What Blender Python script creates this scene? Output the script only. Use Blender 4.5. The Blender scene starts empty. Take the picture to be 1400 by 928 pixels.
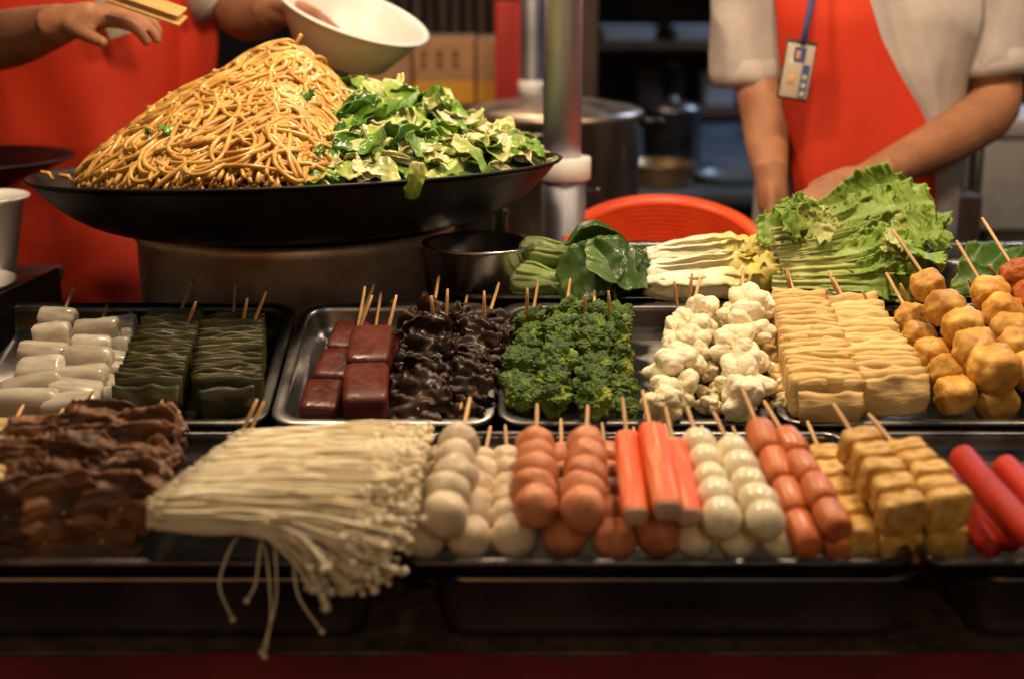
import bpy, math, random
import numpy as np
from mathutils import Vector, Matrix, noise as mnoise

random.seed(7); RNG = np.random.default_rng(7)
PI = math.pi
scene = bpy.context.scene
C = scene.collection

# ------------------------------------------------------------------ camera, world, exposure
CAM_H = 1.39; PITCH = math.radians(14.8); F_PX = 1950.0
cam_d = bpy.data.cameras.new('camera'); cam = bpy.data.objects.new('camera', cam_d); C.objects.link(cam)
cam.location = (0, 0, CAM_H); cam.rotation_euler = (PI/2 - PITCH, 0, 0)
cam_d.sensor_width = 36.0; cam_d.lens = 36.0 * F_PX / 1400.0
cam_d.clip_start = 0.05; cam_d.clip_end = 400
cam_d.dof.use_dof = True; cam_d.dof.focus_distance = 1.72; cam_d.dof.aperture_fstop = 2.6
scene.camera = cam

world = bpy.data.worlds.new('World'); scene.world = world; world.use_nodes = True
wn = world.node_tree; bg = wn.nodes['Background']
sky = wn.nodes.new('ShaderNodeTexSky'); sky.sky_type = 'NISHITA'; sky.sun_disc = False
sky.sun_elevation = math.radians(1.0); sky.sun_rotation = math.radians(200)
wn.links.new(sky.outputs[0], bg.inputs[0]); bg.inputs[1].default_value = 0.10

scene.view_settings.view_transform = 'Standard'; scene.view_settings.look = 'None'
scene.view_settings.exposure = 0.0; scene.view_settings.gamma = 1.0
scene.render.engine = 'CYCLES'
scene.cycles.max_bounces = 6; scene.cycles.diffuse_bounces = 3; scene.cycles.glossy_bounces = 3; scene.cycles.transmission_bounces = 4

# ------------------------------------------------------------------ pixel -> place
FW = np.array([0, math.cos(PITCH), -math.sin(PITCH)]); UP = np.array([0, math.sin(PITCH), math.cos(PITCH)])
CAMP = np.array([0, 0, CAM_H])
def ray(u, v):
    return FW + np.array([1.0, 0, 0]) * (u - 700) / F_PX + UP * (464 - v) / F_PX
def P(u, v, Y):
    r = ray(u, v); return CAMP + r * (Y / r[1])
class Plane:
    def __init__(s, vf, yf, vb, yb):
        s.f = P(700, vf, yf); s.b = P(700, vb, yb)
        d = s.b - s.f; s.d = d / np.linalg.norm(d); s.n = np.cross([1, 0, 0], s.d); s.len = np.linalg.norm(d)
        s.tilt = math.atan2(s.d[2], s.d[1])
    def at(s, u, v, h=0.0):
        r = ray(u, v); o = s.f + s.n * h
        return CAMP + r * (np.dot(o - CAMP, s.n) / np.dot(r, s.n))
    def local(s, x, d, h=0.0):          # x across, d from front edge, h above
        return s.f + np.array([x, 0, 0]) + s.d * d + s.n * h
PL1 = Plane(768, 1.16, 588, 1.45)
PL2 = Plane(580, 1.475, 414, 1.745)
PL3 = Plane(406, 1.775, 330, 2.07)

# ------------------------------------------------------------------ object helpers
def tag(o, label=None, cat=None, group=None, kind=None):
    if label: o['label'] = label
    if cat: o['category'] = cat
    if group: o['group'] = group
    if kind: o['kind'] = kind
    return o
def mesh_of(verts, faces, mat=None, smooth=True, attrs=None, name='mesh'):
    me = bpy.data.meshes.new(name)
    me.from_pydata([tuple(map(float, v)) for v in verts], [], [tuple(int(i) for i in f) for f in faces])
    if smooth: me.polygons.foreach_set('use_smooth', [True] * len(me.polygons))
    if attrs:
        for k, a in attrs.items():
            at = me.attributes.new(k, 'FLOAT', 'POINT'); at.data.foreach_set('value', np.asarray(a, dtype=np.float32))
    if mat: me.materials.append(mat)
    me.update()
    return me
def ob(name, me, parent=None, M=None):
    o = bpy.data.objects.new(name, me); C.objects.link(o)
    if parent is not None:
        o.parent = parent
        if M is not None: o.matrix_basis = Matrix.Translation(-Vector(parent.location)) @ M
        else: o.matrix_basis = Matrix.Translation(-Vector(parent.location))
    elif M is not None: o.matrix_world = M; o.matrix_basis = M
    return o
def thing(name, loc, label, cat, group=None):
    o = bpy.data.objects.new(name, None); C.objects.link(o); o.location = tuple(loc); o.empty_display_size = 0.02
    return tag(o, label, cat, group)
def frame(pos, a, n):                     # local Y along a, Z near n
    a = Vector(a).normalized(); n = Vector(n); s = a.cross(n).normalized(); n = s.cross(a).normalized()
    return Matrix(((s.x, a.x, n.x, pos[0]), (s.y, a.y, n.y, pos[1]), (s.z, a.z, n.z, pos[2]), (0, 0, 0, 1)))
BAKE = bpy.data.scenes.new('workbench')
def bake(me, mods, name='mesh'):          # apply modifiers and return a new mesh
    o = bpy.data.objects.new('tmp', me); BAKE.collection.objects.link(o)
    for t, kw in mods:
        m = o.modifiers.new('m', t)
        for k, v in kw.items(): setattr(m, k, v)
    with bpy.context.temp_override(scene=BAKE, view_layer=BAKE.view_layers[0]): dg = bpy.context.evaluated_depsgraph_get()
    dg.update()
    r = bpy.data.meshes.new_from_object(o.evaluated_get(dg))
    bpy.data.objects.remove(o)
    r.polygons.foreach_set('use_smooth', [True] * len(r.polygons)); r.update()
    return r
class MB:
    def __init__(s): s.v = []; s.f = []
    def add(s, v, f):
        b = len(s.v); s.v += [tuple(map(float, p)) for p in v]; s.f += [tuple(i + b for i in q) for q in f]; return s
    def box(s, x0, x1, y0, y1, z0, z1):
        v = [(x, y, z) for z in (z0, z1) for y in (y0, y1) for x in (x0, x1)]
        return s.add(v, [(0, 2, 3, 1), (4, 5, 7, 6), (0, 1, 5, 4), (2, 6, 7, 3), (0, 4, 6, 2), (1, 3, 7, 5)])
    def tube(s, pts, rad, sides=8, cap=True): return s.add(*tube(pts, rad, sides, cap))
    def mesh(s, mat, smooth=True, bevel=0, seg=2, mods=()):
        me = mesh_of(s.v, s.f, mat, smooth)
        ms = list(mods)
        if bevel: ms = [('BEVEL', dict(width=bevel, segments=seg, limit_method='ANGLE'))] + ms
        return bake(me, ms) if ms else me
def tube(pts, rad, sides=8, cap=True):
    pts = np.asarray(pts, float); n = len(pts)
    rad = np.full(n, rad) if np.isscalar(rad) else np.asarray(rad, float)
    T = np.gradient(pts, axis=0); T /= np.linalg.norm(T, axis=1)[:, None] + 1e-12
    r = np.array([0, 0, 1.0]) if abs(T[0][2]) < .9 else np.array([1.0, 0, 0])
    V = np.zeros((n, sides, 3)); ang = np.arange(sides) * 2 * PI / sides
    for i in range(n):
        r = r - T[i] * np.dot(r, T[i]); r /= np.linalg.norm(r); b = np.cross(T[i], r)
        V[i] = pts[i] + rad[i] * (np.cos(ang)[:, None] * r + np.sin(ang)[:, None] * b)
    F = []
    for i in range(n - 1):
        for k in range(sides):
            k2 = (k + 1) % sides
            F.append((i*sides+k, i*sides+k2, (i+1)*sides+k2, (i+1)*sides+k))
    if cap: F.append(tuple(range(sides))[::-1]); F.append(tuple((n-1)*sides + k for k in range(sides)))
    return V.reshape(-1, 3), F
def revolve(prof, n=48, closed=False):
    prof = list(prof); m = len(prof); V = []; F = []
    for i in range(n):
        a = 2*PI*i/n
        for r, z in prof: V.append((r*math.cos(a), r*math.sin(a), z))
    for i in range(n):
        j = (i+1) % n
        for k in range(m if closed else m-1):
            k2 = (k+1) % m
            F.append((i*m+k, j*m+k, j*m+k2, i*m+k2))
    return V, F
def sphere(n=20, m=12, rx=1, ry=1, rz=1):
    V = [(0, 0, -rz)]; F = []
    for j in range(1, m):
        t = -PI/2 + PI*j/m
        for i in range(n):
            a = 2*PI*i/n; V.append((rx*math.cos(t)*math.cos(a), ry*math.cos(t)*math.sin(a), rz*math.sin(t)))
    V.append((0, 0, rz)); L = len(V)-1
    for i in range(n):
        j = (i+1) % n
        F.append((0, 1+j, 1+i)); F.append((L, L-n+i, L-n+j))
        for k in range(m-2): F.append((1+k*n+i, 1+k*n+j, 1+(k+1)*n+j, 1+(k+1)*n+i))
    return np.array(V), F
def ico(sub):
    import bmesh
    bm = bmesh.new(); bmesh.ops.create_icosphere(bm, subdivisions=sub, radius=1.0)
    bm.verts.ensure_lookup_table(); V = np.array([v.co[:] for v in bm.verts]); F = [tuple(v.index for v in f.verts) for f in bm.faces]
    bm.free(); return V, F
def nz(p, s=1.0, o=0.0): return mnoise.noise(Vector((p[0]*s+o, p[1]*s+o*1.7, p[2]*s-o)))

# ------------------------------------------------------------------ materials
MATS = {}
def mat(name, c1, c2=None, scale=40, rough=.5, metal=0, sss=0, sssr=.004, bump=0, bscale=None, spec=.32, coat=0, rvar=0, ovar=.12,
        attr=None, attr_cols=None, trans=0, detail=4, ramp=(.35, .68), stretch=None):
    if name in MATS: return MATS[name]
    m = bpy.data.materials.new(name); m.use_nodes = True; nt = m.node_tree; N = nt.nodes; L = nt.links
    b = N['Principled BSDF']
    tc = N.new('ShaderNodeTexCoord'); oi = N.new('ShaderNodeObjectInfo')
    mp = N.new('ShaderNodeVectorMath'); mp.operation = 'ADD'
    sc = N.new('ShaderNodeVectorMath'); sc.operation = 'SCALE'; sc.inputs[0].default_value = (13.7, 7.1, 3.3); L.new(oi.outputs['Random'], sc.inputs['Scale'])
    src = tc.outputs['Object']
    if stretch:
        ms = N.new('ShaderNodeVectorMath'); ms.operation = 'MULTIPLY'; ms.inputs[1].default_value = stretch; L.new(src, ms.inputs[0]); src = ms.outputs[0]
    L.new(src, mp.inputs[0]); L.new(sc.outputs[0], mp.inputs[1])
    nt1 = N.new('ShaderNodeTexNoise'); nt1.inputs['Scale'].default_value = scale; nt1.inputs['Detail'].default_value = detail; L.new(mp.outputs[0], nt1.inputs['Vector'])
    c2 = c2 or tuple(x*.75 for x in c1)
    rp = N.new('ShaderNodeValToRGB'); rp.color_ramp.elements[0].position = ramp[0]; rp.color_ramp.elements[1].position = ramp[1]
    rp.color_ramp.elements[0].color = (*c2, 1); rp.color_ramp.elements[1].color = (*c1, 1); L.new(nt1.outputs['Fac'], rp.inputs[0])
    col = rp.outputs[0]
    if attr:
        at = N.new('ShaderNodeAttribute'); at.attribute_name = attr
        ad = N.new('ShaderNodeMath'); ad.operation = 'MULTIPLY_ADD'; L.new(nt1.outputs['Fac'], ad.inputs[0]); ad.inputs[1].default_value = .3
        sb = N.new('ShaderNodeMath'); sb.operation = 'SUBTRACT'; L.new(at.outputs['Fac'], sb.inputs[0]); sb.inputs[1].default_value = .15
        L.new(sb.outputs[0], ad.inputs[2])
        r2 = N.new('ShaderNodeValToRGB'); L.new(ad.outputs[0], r2.inputs[0])
        els = r2.color_ramp.elements
        while len(els) < len(attr_cols): els.new(.5)
        for e, (p, c) in zip(els, attr_cols): e.position = p; e.color = (*c, 1)
        col = r2.outputs[0]
    if ovar:
        hs = N.new('ShaderNodeHueSaturation'); mr = N.new('ShaderNodeMapRange'); mr.inputs[3].default_value = 1-ovar; mr.inputs[4].default_value = 1+ovar
        L.new(oi.outputs['Random'], mr.inputs[0]); L.new(mr.outputs[0], hs.inputs['Value']); L.new(col, hs.inputs['Color']); col = hs.outputs[0]
    L.new(col, b.inputs['Base Color'])
    b.inputs['Metallic'].default_value = metal; b.inputs['Specular IOR Level'].default_value = spec
    b.inputs['Roughness'].default_value = rough
    if rvar:
        n2 = N.new('ShaderNodeTexNoise'); n2.inputs['Scale'].default_value = scale*.6; L.new(mp.outputs[0], n2.inputs['Vector'])
        mr2 = N.new('ShaderNodeMapRange'); mr2.inputs[1].default_value = .3; mr2.inputs[2].default_value = .7
        mr2.inputs[3].default_value = max(.03, rough-rvar); mr2.inputs[4].default_value = min(1, rough+rvar)
        L.new(n2.outputs['Fac'], mr2.inputs[0]); L.new(mr2.outputs[0], b.inputs['Roughness'])
    if sss:
        b.inputs['Subsurface Weight'].default_value = sss; b.inputs['Subsurface Radius'].default_value = (1, .6, .35); b.inputs['Subsurface Scale'].default_value = sssr
    if coat: b.inputs['Coat Weight'].default_value = coat; b.inputs['Coat Roughness'].default_value = .12
    if trans: b.inputs['Transmission Weight'].default_value = trans
    if bump:
        n3 = N.new('ShaderNodeTexNoise'); n3.inputs['Scale'].default_value = bscale or scale*3; n3.inputs['Detail'].default_value = 3; L.new(mp.outputs[0], n3.inputs['Vector'])
        bp = N.new('ShaderNodeBump'); bp.inputs['Strength'].default_value = bump; bp.inputs['Distance'].default_value = .003
        L.new(n3.outputs['Fac'], bp.inputs['Height']); L.new(bp.outputs[0], b.inputs['Normal'])
    MATS[name] = m; return m
def emit(name, c, s):
    m = bpy.data.materials.new(name); m.use_nodes = True; b = m.node_tree.nodes['Principled BSDF']
    b.inputs['Base Color'].default_value = (*c, 1); b.inputs['Emission Color'].default_value = (*c, 1); b.inputs['Emission Strength'].default_value = s
    return m
STEEL = mat('stainless steel', (.17, .165, .16), (.085, .08, .078), 25, .30, 1, rvar=.1, bump=.06, bscale=60, ovar=.05)
DSTEEL = mat('worn steel', (.13, .125, .12), (.055, .05, .045), 14, .40, 1, rvar=.14, bump=.12, bscale=50, ovar=.05)
BSTEEL = mat('scorched steel', (.62, .55, .48), (.26, .15, .085), 9, .45, .55, rvar=.14, bump=.2, bscale=40, detail=7, ovar=0)
POLE = mat('pole steel', (.50, .50, .56), (.40, .40, .46), 12, .46, 1, rvar=.06, ovar=0)
PANM = mat('pan steel', (.42, .40, .42), (.28, .26, .28), 12, .30, 1, rvar=.1, bump=.08, bscale=40, ovar=0)
SCOOP = mat('bright steel', (.62, .58, .54), (.48, .44, .40), 20, .26, 1, rvar=.08, ovar=0)
TRAYL = mat('pale tray steel', (.40, .39, .38), (.26, .25, .24), 25, .36, 1, rvar=.1, bump=.06, bscale=60, ovar=0)
POTS = mat('pot steel', (.46, .36, .29), (.32, .24, .19), 10, .40, 1, rvar=.08, ovar=0, stretch=(3, 3, .3))
IRON = mat('black iron', (.012, .010, .009), (.006, .005, .005), 20, .5, .3, rvar=.12, bump=.2, bscale=90, ovar=0)
BAMBOO = mat('bamboo stick', (.60, .37, .16), (.42, .23, .09), 60, .55, bump=.3, bscale=300, stretch=(1, .08, 1), ovar=.2)
ASPHALT = mat('asphalt', (.05, .05, .052), (.025, .025, .028), 18, .6, rvar=.25, bump=.6, bscale=120, ovar=0)
CLOTHRED = mat('dark red cloth', (.17, .012, .010), (.10, .007, .006), 12, .75, bump=.4, bscale=200, ovar=0)
WOOD = mat('dark timber', (.085, .05, .03), (.035, .02, .012), 9, .65, stretch=(6, 6, .6), bump=.3, ovar=.25)
CARD = mat('cardboard', (.36, .20, .10), (.29, .155, .075), 20, .8, ovar=.08)
YCARD = mat('yellow print', (.52, .25, .03), (.43, .20, .025), 20, .7, ovar=.05)
INK = mat('dark print', (.05, .025, .015), rough=.7, ovar=0)
REDPAINT = mat('red paint', (.42, .015, .010), (.33, .012, .008), 10, .45, ovar=0)
PLASTW = mat('white plastic', (.74, .70, .66), (.66, .62, .58), 9, .35, rvar=.1, ovar=.04)
FOAM = mat('pale foam', (.52, .50, .48), (.43, .41, .39), 30, .7, bump=.2, bscale=200, ovar=0)
BASINR = mat('red plastic', (.74, .085, .018), (.64, .06, .012), 15, .38, rvar=.06, ovar=0, sss=.1)
DARK = mat('dark grimy wall', (.022, .018, .016), (.010, .009, .009), 5, .8, ovar=.3)
BROWNWALL = mat('brown panel', (.075, .050, .036), (.05, .033, .024), 6, .7, ovar=.1)
BLUETOP = mat('blue grey table top', (.085, .11, .14), (.045, .06, .08), 4, .32, rvar=.15, ovar=0)
BLACKP = mat('black plastic', (.012, .012, .013), rough=.4, ovar=0)
LTRAY = mat('pale blue plastic', (.32, .37, .42), (.25, .29, .33), 8, .45, ovar=.1)
GLASS = mat('green glass', (.10, .20, .10), (.10, .2, .1), 5, .06, trans=.85, ovar=0)
CUPW = mat('white ceramic', (.78, .75, .70), (.74, .71, .66), 9, .25, ovar=0, coat=.4)

# ================================================================== SETTING
g = ob('ground', mesh_of([(-60, -20, 0), (60, -20, 0), (60, 100, 0), (-60, 100, 0)], [(0, 1, 2, 3)], ASPHALT, False)); g['kind'] = 'structure'
bw = ob('back_wall', MB().box(-4.5, 4.5, 6.0, 6.15, 0, 3.2).mesh(DARK, False)); tag(bw, 'dark grimy wall far behind the stall', 'wall')

# counter with red cloth
zc = 0.79
ct = thing('stall_counter', (0, 1.7, 0), 'long stall counter draped in dark red cloth under the steel pans', 'counter')
ob('counter_top', MB().box(-1.45, 1.45, 1.17, 2.22, zc-.03, zc).mesh(WOOD, False, .003), ct)
for x in (-1.38, 1.38):
    for y in (1.26, 2.14): ob('leg', MB().box(x-.025, x+.025, y-.025, y+.025, 0, zc-.03).mesh(DSTEEL, False, .003), ct)
vs = []; fs = []; nx = 260; nzv = 14
for j in range(nzv+1):
    for i in range(nx+1):
        x = -1.46 + 2.92*i/nx; t = j/nzv
        vs.append((x, 1.165 - .004 - (.004+.018*t)*(1+math.sin(x*26+1.3*math.sin(x*7))), zc+.004 - t*.76))
for j in range(nzv):
    for i in range(nx): a = j*(nx+1)+i; fs.append((a, a+nx+1, a+nx+2, a+1))
ob('cloth_skirt', bake(mesh_of(vs, fs, CLOTHRED), [('SOLIDIFY', dict(thickness=.002))]), ct)

# sloping display ramps carrying the upper trays
def ramp(name, x0, x1, pl, drop, label, y_front_pad=0.01):
    f = pl.local(0, .012, -drop); b = pl.local(0, pl.len-.012, -drop)
    m = MB(); v = []
    for x in (x0, x1): v += [(x, f[1], zc), (x, b[1], zc), (x, b[1], b[2]), (x, f[1], f[2])]
    m.add(v, [(3, 2, 1, 0), (4, 5, 6, 7), (0, 1, 5, 4), (1, 2, 6, 5), (2, 3, 7, 6), (3, 0, 4, 7)])
    return tag(ob(name, m.mesh(DSTEEL, False, .002)), label, 'stand')

# ------------------------------------------------------------------ pans and trays
def rrect(x0, x1, y0, y1, r, n=6):
    pts = []
    for cx, cy, a0 in ((x1-r, y1-r, 0), (x0+r, y1-r, PI/2), (x0+r, y0+r, PI), (x1-r, y0+r, 1.5*PI)):
        for k in range(n+1):
            a = a0 + k*PI/2/n; pts.append((cx+r*math.cos(a), cy+r*math.sin(a)))
    return pts
def pan_mesh(x0, x1, y0, y1, depth, r=.03, flange=.012, taper=.008, matl=STEEL):
    t = .0016
    rings = []                                    # (inset, z, radius)
    rings += [(0.0, -.006, r), (0.0, -.001, r), (.0015, .0005, r), (flange-.002, .0005, r), (flange+.001, -.001, r-.003)]
    rings += [(flange+.0022, -.006, r-.004), (flange+taper, -depth+.012, r-.008), (flange+taper+.004, -depth+.003, r-.012), (flange+taper+.014, -depth, r-.02)]
    V = []; F = []; n = None
    outer = [(i-(0 if k < 2 else t), z-(t if k > 1 else 0), rr) for k, (i, z, rr) in enumerate(rings)]
    seq = rings + [(i + 0, z - t*1.6, rr) for (i, z, rr) in rings[:-7:-1]] + [(.0016, -.0055, r)]
    seq = rings + [(rings[-1][0]-.001, -depth-t, rings[-1][2]), (rings[-2][0]-.003, -depth+.002-t, rings[-2][2]), (rings[-3][0]-t, rings[-3][1], rings[-3][2]),
                   (rings[-4][0]-t, rings[-4][1]-t, rings[-4][2]), (.0018, -.0018, r), (.0018, -.006, r)]
    for ins, z, rr in seq:
        p = rrect(x0+ins, x1-ins, y0+ins, y1-ins, max(.004, rr)); n = len(p)
        V += [(a, b, z) for a, b in p]
    m = len(seq)
    for k in range(m):
        k2 = (k+1) % m
        for i in range(n):
            j = (i+1) % n; F.append((k*n+i, k*n+j, k2*n+j, k2*n+i))
    kf = len(rings)-1
    F.append(tuple(kf*n+i for i in range(n))); F.append(tuple((kf+1)*n+i for i in range(n))[::-1])
    return mesh_of(V, F, matl)
def tray(pl, u0, u1, vref, depth, label, group=None, d0=0.0, d1=None, matl=STEEL, name='steel_tray', lift=0, **k):
    x0 = pl.at(u0, vref)[0]; x1 = pl.at(u1, vref)[0]
    o = pl.local((x0+x1)/2, 0, lift); M = Matrix.Translation(Vector(o)) @ Matrix.Rotation(pl.tilt, 4, 'X')
    w = (x1-x0)/2
    me = pan_mesh(-w, w, d0, d1 or pl.len, depth, matl=matl, **k)
    return tag(ob(name, me, None, M), label, 'tray', group)
D1, D2, D3 = .024, .034, .03
tray(PL1, -180, 537, 768, D1, 'shallow steel tray under the brown tofu skin and enoki', r=.022, flange=.008, taper=.004)
tray(PL1, 543, 1257, 768, D1, 'shallow steel tray under the fish balls, eggs and tofu cubes', r=.022, flange=.008, taper=.004)
tray(PL1, 1264, 1700, 768, D1, 'shallow steel tray under the red sausages', r=.022, flange=.008, taper=.004)
# deep pans under the front trays
f = PL1.local(0, .016, -D1-.003)
def deep(u0, u1, label):
    x0 = (u0-700)/1545; x1 = (u1-700)/1545; dz = f[2] - zc - .001
    M = Matrix.Translation(Vector(((x0+x1)/2, 1.186, f[2]-.001)))
    w = (x1-x0)/2
    tag(ob('steam_pan', pan_mesh(-w, w, 0, .262, dz, r=.035, flange=.006, taper=.006, matl=PANM), None, M), label, 'pan')
deep(-150, 512, 'deep steel pan below the enoki and brown tofu skin')
deep(588, 1278, 'deep steel pan below the fish balls and quail eggs')
deep(1338, 1800, 'deep steel pan below the red sausages')
b = PL1.local(0, PL1.len-.02, -D1-.002)
tag(ob('support_bar', MB().box(-1.2, 1.2, b[1]-.004, b[1]+.010, zc, b[2]-.0012).mesh(DSTEEL, False, .002)), 'long steel bar under the back edge of the front trays', 'bar')
ramp('display_ramp', -1.1, 1.2, PL2, D2+.002, 'sloping steel ramp under the middle row of trays')
ramp('display_ramp', -.08, 1.2, PL3, D3+.002, 'sloping steel ramp under the leafy vegetables')
tray(PL2, -130, 362, 580, D2, 'dark steel tray holding white rolls and kelp folds', name='steel_tray', matl=DSTEEL)
tray(PL2, 366, 676, 580, D2, 'wet steel tray holding the blood cakes and black fungus', matl=TRAYL)
tray(PL2, 680, 1062, 580, D2, 'steel tray holding broccoli and cauliflower', matl=DSTEEL)
tray(PL2, 1066, 1620, 580, D2, 'steel tray holding tofu skin and fried tofu', matl=STEEL)
tray(PL3, 622, 1560, 406, D3, 'long steel tray under the bok choy and lettuce', r=.03, matl=STEEL)

# ================================================================== SKEWERS
def stick_mesh(L, r=.0021):
    m = MB(); m.tube([(0, y, 0) for y in (0, .004, L-.012, L)], [r*.3, r, r, r*.7], 7); return m.mesh(BAMBOO)
def skewer(name, label, cat, group, pl, top, bot, ext, pieces, poke=.006, up=None, roll=0):
    """top / bot: (u, v, h) of the centres of the last / first piece. pieces(i, n, t, L) -> list of (part name, mesh, local matrix)"""
    a = pl.at(bot[0], bot[1], bot[2]); b_ = pl.at(top[0], top[1], top[2])
    L = np.linalg.norm(b_-a); ax = (b_-a)/L
    n = np.array(pl.n)
    th = thing(name, pl.at(bot[0], bot[1], bot[2]) - n*bot[2]*.5, label, cat, group)
    pk = poke if not callable(poke) else poke()
    M = frame(a, ax, n)
    for nm, me, ml in pieces(L): ob(nm, me, th, M @ ml)
    if pl is PL2: ext += .062
    elif ext < .07: ext += .022
    st = stick_mesh(L + pk + ext)
    ob('stick', st, th, frame(a - ax*pk, ax, n))
    return th
def T(x=0, y=0, z=0): return Matrix.Translation((x, y, z))
def R(ax, deg): return Matrix.Rotation(math.radians(deg), 4, ax)
def S(x, y, z): return Matrix.Diagonal((x, y, z, 1))
rnd = random.uniform

def lump_sphere(matl, n=26, m=16, amp=.03, sc=1.6, seed=0, rx=1, ry=1, rz=1):
    V, F = sphere(n, m); V = np.array([v*(1+amp*nz(v, sc, seed)+amp*.4*nz(v, sc*3, seed+4)) for v in V])*np.array([rx, ry, rz])
    return mesh_of(V, F, matl)
FISH = mat('white fish ball', (.72, .59, .42), (.58, .45, .29), 70, .45, sss=.15, sssr=.003, bump=.22, bscale=260, rvar=.12, detail=8, stretch=(.021, .021, .021))
PINK = mat('pink ball', (.66, .27, .125), (.50, .165, .068), 50, .45, sss=.15, sssr=.003, bump=.22, bscale=260, rvar=.12, detail=8, stretch=(.021, .021, .021))
EGG = mat('quail egg', (.84, .76, .56), (.76, .65, .40), 60, .26, sss=.2, rvar=.08, spec=.5, ovar=.06, stretch=(.021, .021, .021))
SALMON = mat('sausage piece', (.66, .21, .072), (.50, .125, .035), 90, .36, sss=.2, bump=.1, bscale=400, rvar=.1, stretch=(.021, .021, .021))
TOFU = mat('fried tofu cube', (.80, .53, .16), (.52, .27, .045), 80, .5, sss=.08, bump=.55, bscale=130, rvar=.12, detail=8, stretch=(.021, .021, .021))
SAUS = mat('red sausage', (.52, .032, .008), (.40, .020, .005), 30, .48, rvar=.1, bump=.2, bscale=90, spec=.2)
fishm = [lump_sphere(FISH, seed=i, amp=.10) for i in range(5)]
pinkm = [lump_sphere(PINK, seed=i+9, amp=.10) for i in range(5)]
eggm = [lump_sphere(EGG, seed=i+20, amp=.05) for i in range(4)]
def balls(ms, n, r0, r1, part, squash=1.0):
    def pf(L):
        out = []
        for i in range(n):
            t = i/(n-1); r = r0+(r1-r0)*t; r *= rnd(.94, 1.05)
            out.append((part, random.choice(ms), T(rnd(-.0016, .0016), L*t, rnd(-.0014, .0014)) @ R('Y', rnd(0, 360)) @ R('X', rnd(-15, 15)) @ S(r, r*squash, r*rnd(.94, 1.0))))
        return out
    return pf
FB = 'white fish ball skewers'
LO, UPH = .001, .034
skewer('fish_ball_skewer', 'skewer of plump white fish balls stacked on top of its neighbours beside the enoki', 'skewer', FB, PL1, (629, 606, .052), (608, 702, UPH), .085, balls(fishm, 5, .0225, .0205, 'fish_ball'))
skewer('fish_ball_skewer', 'white fish ball skewer tucked between the enoki caps and the topmost fish balls', 'skewer', FB, PL1, (606, 632, .016), (577, 736, LO), .06, balls(fishm, 5, .0225, .02, 'fish_ball'))
skewer('fish_ball_skewer', 'white fish ball skewer lying under the topmost fish balls', 'skewer', FB, PL1, (661, 632, .016), (641, 735, LO), .05, balls(fishm, 6, .0222, .018, 'fish_ball'))
skewer('fish_ball_skewer', 'white fish ball skewer lying against the pink ball skewers', 'skewer', FB, PL1, (694, 630, .016), (701, 733, LO), .05, balls(fishm, 6, .0222, .018, 'fish_ball'))
PB = 'pink ball skewers'
skewer('pink_ball_skewer', 'upper skewer of pink meat balls beside the white fish balls', 'skewer', PB, PL1, (733, 608, .050), (731, 692, UPH), .075, balls(pinkm, 5, .0215, .0195, 'meat_ball'))
skewer('pink_ball_skewer', 'upper skewer of pink meat balls beside the orange crab sticks', 'skewer', PB, PL1, (801, 609, .050), (797, 697, UPH), .075, balls(pinkm, 5, .0215, .0195, 'meat_ball'))
skewer('pink_ball_skewer', 'lower skewer of pink meat balls between two upper ones', 'skewer', PB, PL1, (768, 632, .016), (770, 733, LO), .065, balls(pinkm, 5, .0215, .0195, 'meat_ball'))
skewer('pink_ball_skewer', 'lower skewer of pink meat balls half under the first crab stick', 'skewer', PB, PL1, (829, 630, .016), (841, 735, LO), .055, balls(pinkm, 5, .0215, .0195, 'meat_ball'))
skewer('pink_ball_skewer', 'lower skewer of pink meat balls hidden beneath the crab sticks', 'skewer', PB, PL1, (877, 632, .014), (900, 731, LO), .05, balls(pinkm, 5, .0210, .019, 'meat_ball'))
EG = 'quail egg skewers'
skewer('quail_egg_skewer', 'upper skewer of glossy quail eggs beside the crab sticks', 'skewer', EG, PL1, (956, 607, .050), (989, 708, UPH-.002), .07, balls(eggm, 5, .0188, .0170, 'quail_egg', 1.16))
skewer('quail_egg_skewer', 'upper skewer of glossy quail eggs beside the orange sausage pieces', 'skewer', EG, PL1, (1002, 617, .048), (1048, 712, UPH-.002), .075, balls(eggm, 5, .0188, .0170, 'quail_egg', 1.16))
skewer('quail_egg_skewer', 'lower skewer of quail eggs under the last crab stick', 'skewer', EG, PL1, (921, 630, .016), (946, 734, -.001), .05, balls(eggm, 5, .0188, .017, 'quail_egg', 1.16))
skewer('quail_egg_skewer', 'lower skewer of quail eggs between the two upper egg skewers', 'skewer', EG, PL1, (976, 634, .014), (1008, 735, -.001), .055, balls(eggm, 5, .0188, .017, 'quail_egg', 1.16))
skewer('quail_egg_skewer', 'lower skewer of quail eggs under the orange sausage pieces', 'skewer', EG, PL1, (1024, 636, .014), (1066, 736, -.001), .055, balls(eggm, 5, .0188, .017, 'quail_egg', 1.16))
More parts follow.
